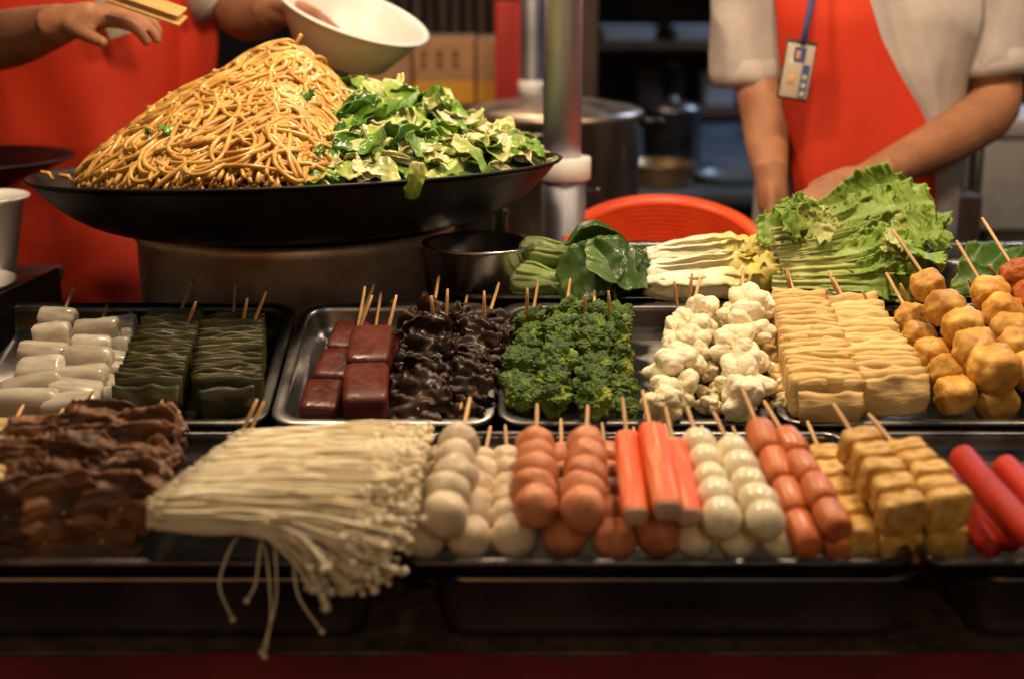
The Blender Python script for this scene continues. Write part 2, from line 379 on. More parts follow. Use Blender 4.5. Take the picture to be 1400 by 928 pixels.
# crab sticks
CRABO = mat('crab stick skin', (.74, .090, .010), (.80, .36, .15), 22, .45, ramp=(.33, .47), sss=.05, stretch=(14, .5, 14), rvar=.1, bump=.25, bscale=40, detail=5)
CRABW = mat('crab stick flesh', (.70, .47, .36), (.60, .38, .28), 60, .5, sss=.2, bump=.3, bscale=300)
def crab(L, w):
    def lay(r, y0, y1, matl, topf=1):
        rings = []; n = 20
        prof = [(y0, .86), (y0+.002, .97), (y0+.005, 1.0), ((y0+y1)/2, 1.02), (y1-.005, 1.0), (y1-.002, .97), (y1, .86)]
        V = []; F = []
        for y, k in prof:
            for i in range(n):
                a = 2*PI*i/n; ca, sa = math.cos(a), math.sin(a)
                q = (abs(ca)**3.2+abs(sa)**3.2)**(-1/3.2)
                V.append((r*k*q*ca, y, r*k*q*sa*.86))
        for k in range(len(prof)-1):
            for i in range(n): j = (i+1) % n; F.append((k*n+i, (k+1)*n+i, (k+1)*n+j, k*n+j))
        F.append(tuple(range(n))); F.append(tuple((len(prof)-1)*n+i for i in range(n))[::-1])
        return mesh_of(V, F, matl)
    return lay(w, .002, L-.002, CRABO), lay(w*.93, 0, L, CRABW)
def crab_pieces(w, x=0):
    def pf(L):
        a, b_ = crab(L, w); return [('skin', a, T()), ('flesh', b_, T())]
    return pf
CG = 'crab stick skewers'
skewer('crab_stick_skewer', 'orange and white crab stick beside the pink meat balls', 'skewer', CG, PL1, (857, 597, .054), (869, 708, .036), .055, crab_pieces(.0122), .002)
skewer('crab_stick_skewer', 'orange crab stick lying highest of the three', 'skewer', CG, PL1, (890, 587, .064), (914, 700, .046), .055, crab_pieces(.0134), .002)
skewer('crab_stick_skewer', 'orange crab stick beside the quail eggs', 'skewer', CG, PL1, (921, 607, .050), (943, 708, .034), .05, crab_pieces(.0118), .002)
# sausage pieces
def barrel(matl, seed):
    V = []; F = []; n = 20
    prof = [(-.5, .0), (-.5, .55), (-.47, .8), (-.38, .95), (-.2, 1.0), (0, 1.02), (.2, 1.0), (.38, .95), (.47, .8), (.5, .55), (.5, 0)]
    for y, k in prof:
        for i in range(n):
            a = 2*PI*i/n; p = np.array((k*math.cos(a), y, k*math.sin(a))); p[[0, 2]] *= 1+.05*nz(p, 1.5, seed); V.append(p)
    for k in range(len(prof)-1):
        for i in range(n): j = (i+1) % n; F.append((k*n+i, (k+1)*n+i, (k+1)*n+j, k*n+j))
    return mesh_of(V, F, matl)
salm = [barrel(SALMON, i) for i in range(3)]
def barrels(ms, n, r, part):
    def pf(L):
        s = L/(n-1)
        return [(part, random.choice(ms), T(rnd(-.001, .001), s*i, rnd(-.001, .001)) @ R('Z', rnd(-6, 6)) @ R('Y', rnd(0, 360)) @ S(r*rnd(.95, 1.05), s*1.0, r)) for i in range(n)]
    return pf
SG = 'orange sausage skewers'
skewer('sausage_skewer', 'skewer of orange sausage pieces beside the quail eggs', 'skewer', SG, PL1, (1044, 600, .052), (1098, 727, .014), .055, barrels(salm, 4, .0146, 'sausage_piece'))
skewer('sausage_skewer', 'skewer of orange sausage pieces beside the tofu cubes', 'skewer', SG, PL1, (1080, 608, .052), (1139, 708, .030), .055, barrels(salm, 4, .0146, 'sausage_piece'))
skewer('sausage_skewer', 'lower skewer of orange sausage pieces, its end peeping out below', 'skewer', SG, PL1, (1095, 640, .014), (1140, 742, -.004), .05, barrels(salm, 5, .0130, 'sausage_piece'))
# tofu cubes
def puff(matl, bev, seed, amp=.05, sub=3, sx=1, sy=1, sz=1, dent=0):
    V, F = ico(sub+1)
    out = []
    for v in V:
        q = (abs(v[0])**bev+abs(v[1])**bev+abs(v[2])**bev)**(-1/bev)
        p = v*q*(1+amp*nz(v, 1.7, seed)+amp*.5*nz(v, 4, seed+3))
        out.append(p*np.array([sx, sy, sz]))
    return mesh_of(out, F, matl)
tofm = [puff(TOFU, 6, i, .10, 3) for i in range(6)]
def cubes(ms, n, w, part, rot=6, sy=.95):
    def pf(L):
        s = L/(n-1); h = w/2
        return [(part, random.choice(ms), T(rnd(-.0015, .0015), s*i, rnd(-.0015, .0015)) @ R('Y', rnd(-rot, rot)) @ R('Z', rnd(-rot, rot)) @ S(h*rnd(.95, 1.06), s*.5*sy, h*rnd(.92, 1.03))) for i in range(n)]
    return pf
TG = 'tofu cube skewers'
skewer('tofu_skewer', 'lower skewer of pale fried tofu cubes beside the orange sausage pieces', 'skewer', TG, PL1, (1128, 634, .018), (1169, 733, -.002), .055, cubes(tofm, 5, .036, 'tofu_cube'))
skewer('tofu_skewer', 'upper skewer of golden tofu cubes lying on two others', 'skewer', TG, PL1, (1178, 612, .054), (1234, 700, .034), .075, cubes(tofm, 5, .040, 'tofu_cube'))
skewer('tofu_skewer', 'upper skewer of golden tofu cubes beside the red sausage tray', 'skewer', TG, PL1, (1238, 626, .050), (1296, 696, .034), .075, cubes(tofm, 5, .039, 'tofu_cube'))
skewer('tofu_skewer', 'lower skewer of tofu cubes under the golden upper one', 'skewer', TG, PL1, (1188, 645, .014), (1230, 739, -.003), .05, cubes(tofm, 5, .038, 'tofu_cube'))
skewer('tofu_skewer', 'lower skewer of tofu cubes against the end of its tray', 'skewer', TG, PL1, (1246, 655, .014), (1291, 735, -.003), .05, cubes(tofm, 5, .037, 'tofu_cube'))
# red sausages
def sausage_mesh(L, r, seed):
    n = 16; pts = []; rad = []
    for i in range(n+1):
        t = i/n; y = L*t; e = min(t, 1-t)*L
        k = 1 if e > r else math.sqrt(max(0.05, 1-(1-e/r)**2))
        pts.append((.004*math.sin(t*PI+seed), y, .003*math.sin(t*2.2+seed*2))); rad.append(r*k)
    m = MB(); m.tube(pts, rad, 16); return m.mesh(SAUS)
def red(u0, v0, h0, u1, v1, h1, r, label):
    a = PL1.at(u1, v1, h1); b_ = PL1.at(u0, v0, h0); L = np.linalg.norm(b_-a)
    tag(ob('red_sausage', sausage_mesh(L, r, u0), None, frame(a, b_-a, PL1.n)), label, 'sausage', 'red sausages')
red(1310, 621, .034, 1432, 752, .030, .0135, 'bright red sausage lying on top of the sausage pile')
red(1290, 642, .010, 1388, 745, -.004, .0125, 'red sausage in the bottom layer beside the tofu cubes')
red(1362, 628, .034, 1480, 745, .030, .0130, 'red sausage in the upper layer with a browned end')
red(1340, 640, .008, 1445, 752, -.004, .0125, 'red sausage lying under the two upper ones')
red(1450, 632, .008, 1545, 742, -.004, .0125, 'red sausage by itself on the bare part of its tray')
red(1300, 690, -.004, 1362, 752, -.009, .0115, 'short red sausage at the tofu end of the tray')

# ------------------------------------------------------------------ folded sheets (kelp, tofu skin, brown sheet, black fungus)
def fold_mesh(matl, w, th, h, seed, wave=.25, nx=14, crump=0.0):
    """one fold of a sheet pushed on a stick: wide along X, thin along Y, tall along Z, rounded top edge"""
    prof = []
    for k in range(14):
        a = 2*PI*k/14; ca, sa = math.cos(a), math.sin(a)
        prof.append((abs(ca)**.7*math.copysign(1, ca)*.5, abs(sa)**.6*math.copysign(1, sa)*.5))
    V = []; F = []; m = len(prof)
    for i in range(nx+1):
        x = -.5+i/nx
        e = min(1, (1-(abs(x)*2)**8)*1.0+.25)
        for (py, pz) in prof:
            yy = py*th*e; zz = pz*h*(1-.12*(2*x)**4)
            yy += wave*th*(nz((x*3, pz*1.3, seed), 1.2, seed) + .5*math.sin(x*7+seed)*.6)
            zz += .10*h*nz((x*2.2, seed, 0), 1.6, seed)
            if crump:
                yy += crump*nz((x*4, py, pz*2), 1.5, seed+5); zz += crump*nz((x*5, py, pz*2), 1.3, seed+8)
            V.append((x*w, yy, zz))
    for i in range(nx):
        for k in range(m): j = (k+1) % m; F.append((i*m+k, i*m+j, (i+1)*m+j, (i+1)*m+k))
    F.append(tuple(range(m))[::-1]); F.append(tuple(nx*m+k for k in range(m)))
    return mesh_of(V, F, matl)
def folds(matl, n, w, h, part, seeds=6, rot=3.5, wave=.3, th=1.15, wfun=None, front=None, crump=0.0):
    def pf(L):
        s = L/(n-1); ms = [fold_mesh(matl, w, s*th, h, rnd(0, 50), wave, crump=crump) for _ in range(seeds)]
        out = []
        for i in range(n):
            k = wfun(i/(n-1)) if wfun else 1
            out.append((part, ms[i % seeds], T(rnd(-.0012, .0012), s*i, rnd(-.002, .002)) @ R('Z', rnd(-rot, rot)) @ R('X', -22+rnd(-5, 5)) @ R('Y', rnd(-2.5, 2.5)) @ S(k*rnd(.96, 1.03)*random.choice((1, -1)), 1, rnd(.94, 1.05))))
        if front: out.append(front(L))
        return out
    return pf
def sheet_mesh(matl, w, h, seed, amp=.006, thick=.0018, sag=.012, nx=16, ny=10):
    V = []; F = []
    for j in range(ny+1):
        for i in range(nx+1):
            x = (i/nx-.5)*w; t = j/ny
            V.append((x*(1-.1*t*t), -t*h*.35-.006*math.sin(t*3)+amp*nz((x*40, t*2, seed), .9, seed), -t*h*.95+.004*nz((x*60, t*3, 2), 1, seed)))
    for j in range(ny):
        for i in range(nx): a = j*(nx+1)+i; F.append((a, a+nx+1, a+nx+2, a+1))
    return bake(mesh_of(V, F, matl), [('SOLIDIFY', dict(thickness=thick))])
KELP = mat('kelp sheet', (.070, .060, .018), (.030, .026, .009), 30, .42, rvar=.12, spec=.22, bump=.15, bscale=200, stretch=(.4, 2, 2))
YUBA = mat('tofu skin', (.76, .55, .24), (.62, .40, .135), 35, .55, sss=.12, bump=.5, bscale=110, stretch=(.25, 2, 1.5), rvar=.1, detail=7)
BROWN = mat('brown tofu skin', (.24, .098, .034), (.055, .022, .009), 20, .52, bump=.5, bscale=120, rvar=.15, ovar=.3, detail=7)
PALEY = mat('pale yellow tofu skin', (.66, .48, .20), (.55, .38, .13), 30, .5, sss=.2, bump=.3, bscale=120)
FUNG = mat('black fungus', (.050, .024, .013), (.014, .008, .005), 22, .38, rvar=.14, bump=.3, bscale=110, ovar=.3)
ROLLW = mat('white rice roll', (.60, .55, .45), (.38, .33, .25), 70, .20, sss=.3, sssr=.012, rvar=.12, spec=.5, bump=.15, bscale=35, detail=3, stretch=(.021, .021, .021))
BLOOD = mat('blood cake', (.135, .030, .018), (.080, .017, .011), 70, .38, bump=.3, bscale=140, rvar=.14, detail=8, stretch=(.021, .021, .021))

fl = lambda matl, w, h, z, seed: (lambda L: ('front_flap', sheet_mesh(matl, w, h, seed), T(0, -.008, z)))
KG = 'kelp skewers'
skewer('kelp_skewer', 'skewer of dark green folded kelp beside the white rolls', 'skewer', KG, PL2, (240, 443, .008), (203, 534, .006), .05, folds(KELP, 24, .073, .040, 'kelp_fold', wave=.45, wfun=lambda t: 1.04-.08*t, front=fl(KELP, .075, .036, .012, 3)))
skewer('kelp_skewer', 'skewer of dark green folded kelp beside the bare steel tray floor', 'skewer', KG, PL2, (318, 446, .008), (311, 536, .006), .055, folds(KELP, 23, .078, .040, 'kelp_fold', wave=.45, front=fl(KELP, .062, .034, .012, 8)))
YG = 'tofu skin skewers'
skewer('tofu_skin_skewer', 'pale tofu skin pleated on a skewer beside the cauliflower', 'skewer', YG, PL2, (1092, 420, .026), (1132, 545, .020), .045, folds(YUBA, 40, .079, .042, 'tofu_skin_fold', th=2.0, wave=.6, rot=4, wfun=lambda t: 1.05-.20*t, front=fl(YUBA, .07, .034, .014, 5)))
skewer('tofu_skin_skewer', 'smoother tofu skin pleated on a skewer beside the fried tofu puffs', 'skewer', YG, PL2, (1163, 426, .022), (1217, 527, .018), .05, folds(YUBA, 20, .080, .042, 'tofu_skin_fold', wave=.25, rot=2, th=1.8, wfun=lambda t: 1.05-.2*t, front=fl(YUBA, .078, .042, .018, 14)))
skewer('tofu_skin_skewer', 'crumpled tofu skin skewer lying underneath next to the cauliflower', 'skewer', YG, PL2, (1075, 450, -.006), (1100, 560, -.010), .03, folds(YUBA, 12, .07, .034, 'tofu_skin_fold', wave=.8, rot=6))
skewer('yellow_tofu_skin_skewer', 'pale yellow tofu skin skewer at the end of the brown ones', 'skewer', None, PL1, (10, 595, .038), (-40, 690, .032), .05, folds(PALEY, 9, .058, .042, 'yellow_fold', wave=.6, rot=6))
# white rolls
def roll_mesh(seed):
    V = []; F = []; n = 22; ys = [-.5, -.495, -.47, -.42, -.3, -.15, 0, .15, .3, .42, .47, .495, .5]; ks = [0, .6, .86, .97, 1, 1.01, 1, 1.01, 1, .97, .86, .6, 0]
    for y, k in zip(ys, ks):
        for i in range(n):
            a = 2*PI*i/n; ca, sa = math.cos(a), math.sin(a); q = (abs(ca)**2.8+abs(sa)**2.8)**(-1/2.8)
            p = np.array((k*q*ca, y, k*q*sa*.86)); m_ = 1+.10*nz(p, 1.6, seed)+.07*nz(p, 3.4, seed+3); p[0] *= m_; p[2] *= m_
            p[1] += .05*nz((ca, y, sa), 1.5, seed+6); V.append(p)
    for k in range(len(ys)-1):
        for i in range(n): j = (i+1) % n; F.append((k*n+i, (k+1)*n+i, (k+1)*n+j, k*n+j))
    return mesh_of(V, F, ROLLW)
rollm = [roll_mesh(i+40) for i in range(6)]
def rolls(n, w0, w1, r):
    def pf(L):
        s = L/(n-1); out = []
        for i in range(n):
            t = i/(n-1); w = w0+(w1-w0)*t
            out.append(('rice_roll', random.choice(rollm), T(rnd(-.002, .002), s*i, rnd(-.001, .001)) @ R('Z', 90+rnd(-6, 6)) @ R('X', rnd(-9, 9)) @ R('Y', rnd(0, 360)) @ S(r*rnd(.9, 1.12), w*rnd(.85, 1.1), r*rnd(.85, 1.05))))
        return out
    return pf
WG = 'white rice roll skewers'
skewer('rice_roll_skewer', 'skewer of translucent white rolls against the dark side panel', 'skewer', WG, PL2, (82, 440, .008), (34, 556, .002), .03, rolls(6, .070, .046, .0190))
skewer('rice_roll_skewer', 'skewer of translucent white rolls between its two neighbours', 'skewer', WG, PL2, (133, 458, .004), (98, 560, .000), .012, rolls(6, .066, .050, .0190))
skewer('rice_roll_skewer', 'skewer of small white rolls beside the kelp', 'skewer', WG, PL2, (172, 449, -.008), (140, 545, -.014), .012, rolls(7, .042, .036, .0150))
# blood cakes
bloodm = [puff(BLOOD, 9, i+60, .02, 3) for i in range(3)]
def blocks(n, w, h, part, gap=.97):
    def pf(L):
        s = L/(n-1)
        return [(part, random.choice(bloodm), T(rnd(-.001, .001), s*i, rnd(-.001, .001)) @ R('Y', rnd(-3, 3)) @ R('Z', rnd(-4, 4)) @ S(w/2, s*.5*gap, h/2)) for i in range(n)]
    return pf
BC = 'blood cake skewers'
skewer('blood_cake_skewer', 'skewer of two big dark red blood cakes on top of its pile', 'skewer', BC, PL2, (508, 483, .016), (500, 535, .012), .075, blocks(2, .050, .034, 'blood_cake', .98))
skewer('blood_cake_skewer', 'skewer of dark red blood cakes beside the bare tray floor', 'skewer', BC, PL2, (477, 470, .004), (442, 552, -.006), .07, blocks(3, .044, .034, 'blood_cake', .97))
skewer('blood_cake_skewer', 'blood cake skewer lying under the top one by the fungus', 'skewer', BC, PL2, (527, 480, -.016), (517, 558, -.018), .065, blocks(3, .044, .024, 'blood_cake', .97))
# broccoli and cauliflower
from mathutils.kdtree import KDTree
def bud_field(V, n, rg, jitter=.0):
    c = rg.normal(size=(n, 3)); c /= np.linalg.norm(c, axis=1)[:, None]
    kd = KDTree(n)
    for k, p in enumerate(c): kd.insert(p, k)
    kd.balance(); sp = math.sqrt(4*PI/n)*.62
    return np.clip(np.array([kd.find(v)[2] for v in V])/sp, 0, 1.3)
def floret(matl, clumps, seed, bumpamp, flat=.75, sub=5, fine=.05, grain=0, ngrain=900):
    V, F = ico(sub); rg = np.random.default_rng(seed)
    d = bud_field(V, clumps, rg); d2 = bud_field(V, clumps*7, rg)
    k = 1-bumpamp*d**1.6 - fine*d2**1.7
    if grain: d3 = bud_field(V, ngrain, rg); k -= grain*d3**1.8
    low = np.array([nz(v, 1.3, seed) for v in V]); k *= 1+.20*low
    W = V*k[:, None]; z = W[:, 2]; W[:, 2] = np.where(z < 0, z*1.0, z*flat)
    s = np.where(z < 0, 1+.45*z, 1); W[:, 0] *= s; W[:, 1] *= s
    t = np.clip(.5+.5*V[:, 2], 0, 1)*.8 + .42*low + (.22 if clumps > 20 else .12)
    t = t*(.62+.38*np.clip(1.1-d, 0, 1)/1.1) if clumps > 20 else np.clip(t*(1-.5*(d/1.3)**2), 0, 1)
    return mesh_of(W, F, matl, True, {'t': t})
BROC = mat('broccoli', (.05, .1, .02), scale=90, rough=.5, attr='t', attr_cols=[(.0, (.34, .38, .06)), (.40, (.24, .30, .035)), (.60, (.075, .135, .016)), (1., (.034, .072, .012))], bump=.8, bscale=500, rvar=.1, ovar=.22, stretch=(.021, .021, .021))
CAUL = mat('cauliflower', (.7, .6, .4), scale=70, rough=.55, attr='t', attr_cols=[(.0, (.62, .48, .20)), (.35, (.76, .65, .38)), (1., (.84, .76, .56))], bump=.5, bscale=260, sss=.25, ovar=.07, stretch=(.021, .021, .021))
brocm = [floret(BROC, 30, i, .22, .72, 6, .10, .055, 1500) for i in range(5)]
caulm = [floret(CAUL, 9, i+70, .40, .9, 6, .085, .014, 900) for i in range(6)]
def florets(ms, n, r, part, flip=.0, lift=.0, jx=.003):
    def pf(L):
        s = L/(n-1)
        return [(part, random.choice(ms), T(rnd(-jx, jx), s*i+rnd(-.002, .002), lift+rnd(-.003, .004)*(2.2 if flip else 1)) @ R('X', rnd(-28, 14+flip)) @ R('Y', rnd(-28-flip, 28+flip)) @ R('Z', rnd(0, 360)) @ S(r*rnd(.9, 1.12), r*rnd(.9, 1.12), r*rnd(.85, 1.05))) for i in range(n)]
    return pf
RG = 'broccoli skewers'
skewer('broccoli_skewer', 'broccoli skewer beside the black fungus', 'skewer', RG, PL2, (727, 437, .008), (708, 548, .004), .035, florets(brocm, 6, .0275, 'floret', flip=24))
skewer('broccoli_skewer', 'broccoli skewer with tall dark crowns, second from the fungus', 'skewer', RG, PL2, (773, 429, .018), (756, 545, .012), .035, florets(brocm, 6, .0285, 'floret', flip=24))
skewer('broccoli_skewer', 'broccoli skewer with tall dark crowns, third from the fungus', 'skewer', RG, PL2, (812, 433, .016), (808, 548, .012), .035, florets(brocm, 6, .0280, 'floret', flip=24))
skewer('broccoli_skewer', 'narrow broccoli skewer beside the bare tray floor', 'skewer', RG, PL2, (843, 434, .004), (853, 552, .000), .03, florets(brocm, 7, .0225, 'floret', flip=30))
CF = 'cauliflower skewers'
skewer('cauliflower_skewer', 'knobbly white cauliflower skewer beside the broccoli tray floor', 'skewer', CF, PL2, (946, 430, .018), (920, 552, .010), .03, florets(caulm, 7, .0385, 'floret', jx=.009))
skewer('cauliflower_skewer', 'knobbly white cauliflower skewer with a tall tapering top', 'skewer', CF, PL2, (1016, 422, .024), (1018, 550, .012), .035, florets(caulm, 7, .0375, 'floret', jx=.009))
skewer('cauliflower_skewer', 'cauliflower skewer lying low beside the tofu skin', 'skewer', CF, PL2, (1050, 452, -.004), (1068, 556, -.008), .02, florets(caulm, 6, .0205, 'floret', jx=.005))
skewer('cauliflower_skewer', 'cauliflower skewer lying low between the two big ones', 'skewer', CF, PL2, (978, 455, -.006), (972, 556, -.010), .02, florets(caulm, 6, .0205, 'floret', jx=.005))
# fried tofu puffs
FRY = mat('golden fried tofu', (.72, .43, .095), (.46, .20, .028), 60, .5, sss=.06, bump=.6, bscale=110, detail=8, rvar=.12, ovar=.15, stretch=(.021, .021, .021))
RFRY = mat('red brown fried batter', (.46, .13, .025), (.30, .07, .014), 70, .42, bump=.7, bscale=200, ovar=.1, stretch=(.021, .021, .021))
frym = [puff(FRY, 2.7, i+80, .15, 3, 1, 1, .9) for i in range(5)]
rfm = [puff(RFRY, 3, i+90, .3, 3) for i in range(2)]
def puffs(n, r0, r1, ms=frym, part='tofu_puff', jig=.006):
    def pf(L):
        s = L/(n-1); out = []
        for i in range(n):
            t = i/(n-1); r = (r0+(r1-r0)*t)*rnd(.93, 1.07)
            out.append((part, random.choice(ms), T(rnd(-jig, jig), s*i, rnd(-jig*.5, jig*.5)) @ R('Y', rnd(-30, 30)) @ R('Z', rnd(-30, 30)) @ R('X', rnd(-20, 20)) @ S(r, r*.95, r)))
        return out
    return pf
PG = 'fried tofu puff skewers'
skewer('tofu_puff_skewer', 'tallest skewer of golden fried tofu puffs rising towards the lettuce', 'skewer', PG, PL2, (1274, 392, .066), (1353, 506, .026), .04, puffs(5, .0275, .0195), .006)
skewer('tofu_puff_skewer', 'golden tofu puff skewer beside the smoother tofu skin', 'skewer', PG, PL2, (1246, 436, .020), (1303, 540, .002), .05, puffs(5, .0240, .0200), .006)
skewer('tofu_puff_skewer', 'golden tofu puff skewer beside the red brown fried one', 'skewer', PG, PL2, (1352, 404, .046), (1412, 505, .022), .05, puffs(5, .0250, .0215), .006)
skewer('tofu_puff_skewer', 'golden tofu puff skewer in the bottom layer below the tallest', 'skewer', PG, PL2, (1305, 440, .004), (1360, 550, -.008), .03, puffs(5, .0235, .0200), .006)
skewer('tofu_puff_skewer', 'golden tofu puff skewer in the bottom layer at the tray end', 'skewer', PG, PL2, (1385, 440, .000), (1440, 550, -.006), .03, puffs(5, .0235, .0210), .006)
skewer('fried_batter_skewer', 'skewer of lumpy red brown fried pieces behind the tofu puffs', 'skewer', None, PL2, (1397, 385, .052), (1450, 470, .030), .07, puffs(4, .0270, .0260, rfm, 'fried_piece'), .006)

# spare sticks of the hidden lower skewers, each a thing
def lone(u0, v0, u1, v1, h0, h1, label, pl=PL1):
    a = pl.at(u1, v1, h1); b_ = pl.at(u0, v0, h0); L = np.linalg.norm(b_-a)
    tag(ob('bamboo_stick', stick_mesh(L), None, frame(a, b_-a, pl.n)), label, 'stick', 'loose bamboo sticks')
for (a_, b_, c_, d_, l) in ((128, 533, 104, 575, 'bare bamboo stick poking out above the brown tofu skin'), (245, 562, 228, 596, 'bare bamboo stick beside the brown tofu skin and the enoki'), (352, 545, 330, 592, 'bare bamboo stick between the kelp and the enoki'), (361, 548, 340, 592, 'second bare bamboo stick behind the enoki, leaning on the first'), (587, 578, 580, 612, 'bare bamboo stick at the enoki caps beside the fish balls')):
    lone(a_, b_, c_, d_, .062, .030, l)

for a_, b_, c_, d_, lab in ((268, 413, 256, 446, 'bamboo stick behind the kelp beside the white rolls'), (338, 408, 331, 446, 'short bamboo stick behind the kelp beside the bare tray floor'), (364, 399, 345, 446, 'slanting bamboo stick at the outer corner of the kelp'),
        (499, 392, 488, 455, 'tall bamboo stick behind the blood cakes, crossing a shorter one'), (509, 404, 490, 455, 'slanting bamboo stick crossing a taller one behind the blood cakes'), (542, 404, 529, 460, 'bamboo stick between the blood cakes and the black fungus'),
        (590, 405, 592, 440, 'short bamboo stick in the black fungus beside the blood cakes'), (662, 398, 662, 440, 'upright bamboo stick in the black fungus beside the broccoli'), (612, 395, 610, 440, 'bamboo stick in the middle of the black fungus'),
        (721, 394, 720, 432, 'bamboo stick behind the broccoli next to the fungus'), (800, 404, 800, 435, 'short bamboo stick behind the middle of the broccoli'), (832, 398, 834, 435, 'bamboo stick behind the narrow broccoli skewer'),
        (946, 374, 942, 415, 'bamboo stick between the cauliflower and the napa cabbage'), (922, 385, 926, 420, 'short bamboo stick behind the cauliflower next to the broccoli'), (1076, 372, 1084, 410, 'bamboo stick between the cauliflower and the tofu skin'),
        (1134, 376, 1156, 420, 'long slanting bamboo stick behind the smoother tofu skin'), (1130, 396, 1138, 420, 'short bamboo stick between the two tofu skin skewers'), (1179, 398, 1194, 428, 'bamboo stick between the tofu skin and the tofu puffs'),
        (1231, 388, 1246, 425, 'bamboo stick between the lettuce and the first tofu puffs'), (1353, 362, 1368, 392, 'bamboo stick beside the red brown fried pieces'), (1324, 382, 1336, 410, 'bamboo stick between the two tallest tofu puff skewers')):
    lone(a_, b_, c_, d_, .052, .018, lab, PL2)
# ================================================================== ENOKI
ENO = mat('enoki mushroom', (.94, .85, .63), (.84, .70, .44), 50, .5, sss=.0, sssr=.003, rvar=.1, stretch=(1, 1, 1), ovar=.12)
ekx = PL1.at(390, 680, .02)
eno = thing('enoki_bunch', ekx, 'big bunch of pale enoki mushrooms with tiny caps hanging over the tray edge', 'mushrooms')
def enoki_strand(pts, r, capr):
    pts = np.array(pts); n = 14
    # resample with catmull-like smoothing
    t = np.linspace(0, 1, len(pts)); tt = np.linspace(0, 1, n)
    pp = np.stack([np.interp(tt, t, pts[:, k]) for k in range(3)], 1)
    for _ in range(2): pp[1:-1] = (pp[:-2]+2*pp[1:-1]+pp[2:])/4
    v, f_ = tube(pp, np.linspace(r*1.1, r*.9, n), 6)
    d = pp[-1]-pp[-2]; d /= np.linalg.norm(d); m = MB(); m.add(v, f_)
    if capr > 0:
        q = [pp[-1]-d*capr*.4, pp[-1]-d*capr*.1, pp[-1]+d*capr*.5, pp[-1]+d*capr*.95, pp[-1]+d*capr*1.15]
        m.tube(q, [capr*.6, capr, capr*.92, capr*.55, capr*.1], 8)
    return m
cnt = 0
EM = MB(); NE = 1500
for k in range(NE):
    s = k/NE; lay = random.random()
    # s: from the back of the tray to the front; heap height bigger in the middle
    v_b = 592 + 118*s + rnd(-5, 5)
    hb = .016 + .050*math.sin(PI*min(1, .30+s*.62))**.8*math.sqrt(lay) - .012*max(0, s-.8)*5*.3
    ul = 330 - 125*min(1, s*1.35) + rnd(-4, 22)*(1 if s > .1 else 2); ur = 575 - 35*s + rnd(-70, 14)
    a = PL1.at(ul, v_b + 8*s + rnd(-3, 3), hb*.9); c = PL1.at(ur, v_b - 6 + rnd(-6, 12) + 36*max(0, s-.45), hb + rnd(-.006, .014))
    x = c - a
    side = PL1.n*rnd(-.003, .004)
    pts = [a, a+x*.25+side+PL1.d*rnd(-.004, .004), a+x*.5-side+PL1.d*rnd(-.005, .005)+PL1.n*.004, a+x*.75+side*1.5+PL1.d*rnd(-.006, .006), c]
    if s > .62 and random.random() < .8:         # front strands slump towards the tray edge
        dr = (s-.55)*2.0*rnd(.3, 1.0)
        pts[4] = c - PL1.d*.050*dr - PL1.n*.042*dr + np.array([-.03*dr, 0, 0]); pts[3] = pts[3] - PL1.d*.022*dr - PL1.n*.012*dr
    if s > .55:
        w_ = (s-.55)*.05; j_ = np.array([rnd(-1, 1)*w_, rnd(-.6, .6)*w_, rnd(-.8, .8)*w_]); pts[4] = pts[4]+j_; pts[3] = pts[3]+j_*.5; pts[1] = pts[1]+PL1.n*rnd(-.2, .2)*w_
    m = enoki_strand(pts, rnd(.0013, .0021), rnd(.0026, .0046))
    if k % 5 == 0: ob('mushroom', m.mesh(ENO), eno)
    else: EM.add(m.v, m.f)
em = ob('lesser_mushrooms', EM.mesh(ENO), eno); em['kind'] = 'stuff'
for (u0, v0, um, vm, u1, v1) in ((330, 745, 296, 800, 318, 845), (360, 745, 350, 800, 338, 820), (372, 740, 380, 820, 358, 890), (395, 750, 405, 815, 440, 862), (360, 760, 372, 840, 362, 896), (430, 745, 440, 790, 446, 822)):
    a = P(u0, v0-20, 1.19); b_ = P((u0+um)/2, v0+6, 1.158); c = P(um, vm, 1.148); d = P(u1, v1, 1.147)
    m = enoki_strand([a, b_, c, d], .0011, .0030); ob('mushroom', m.mesh(ENO), eno)

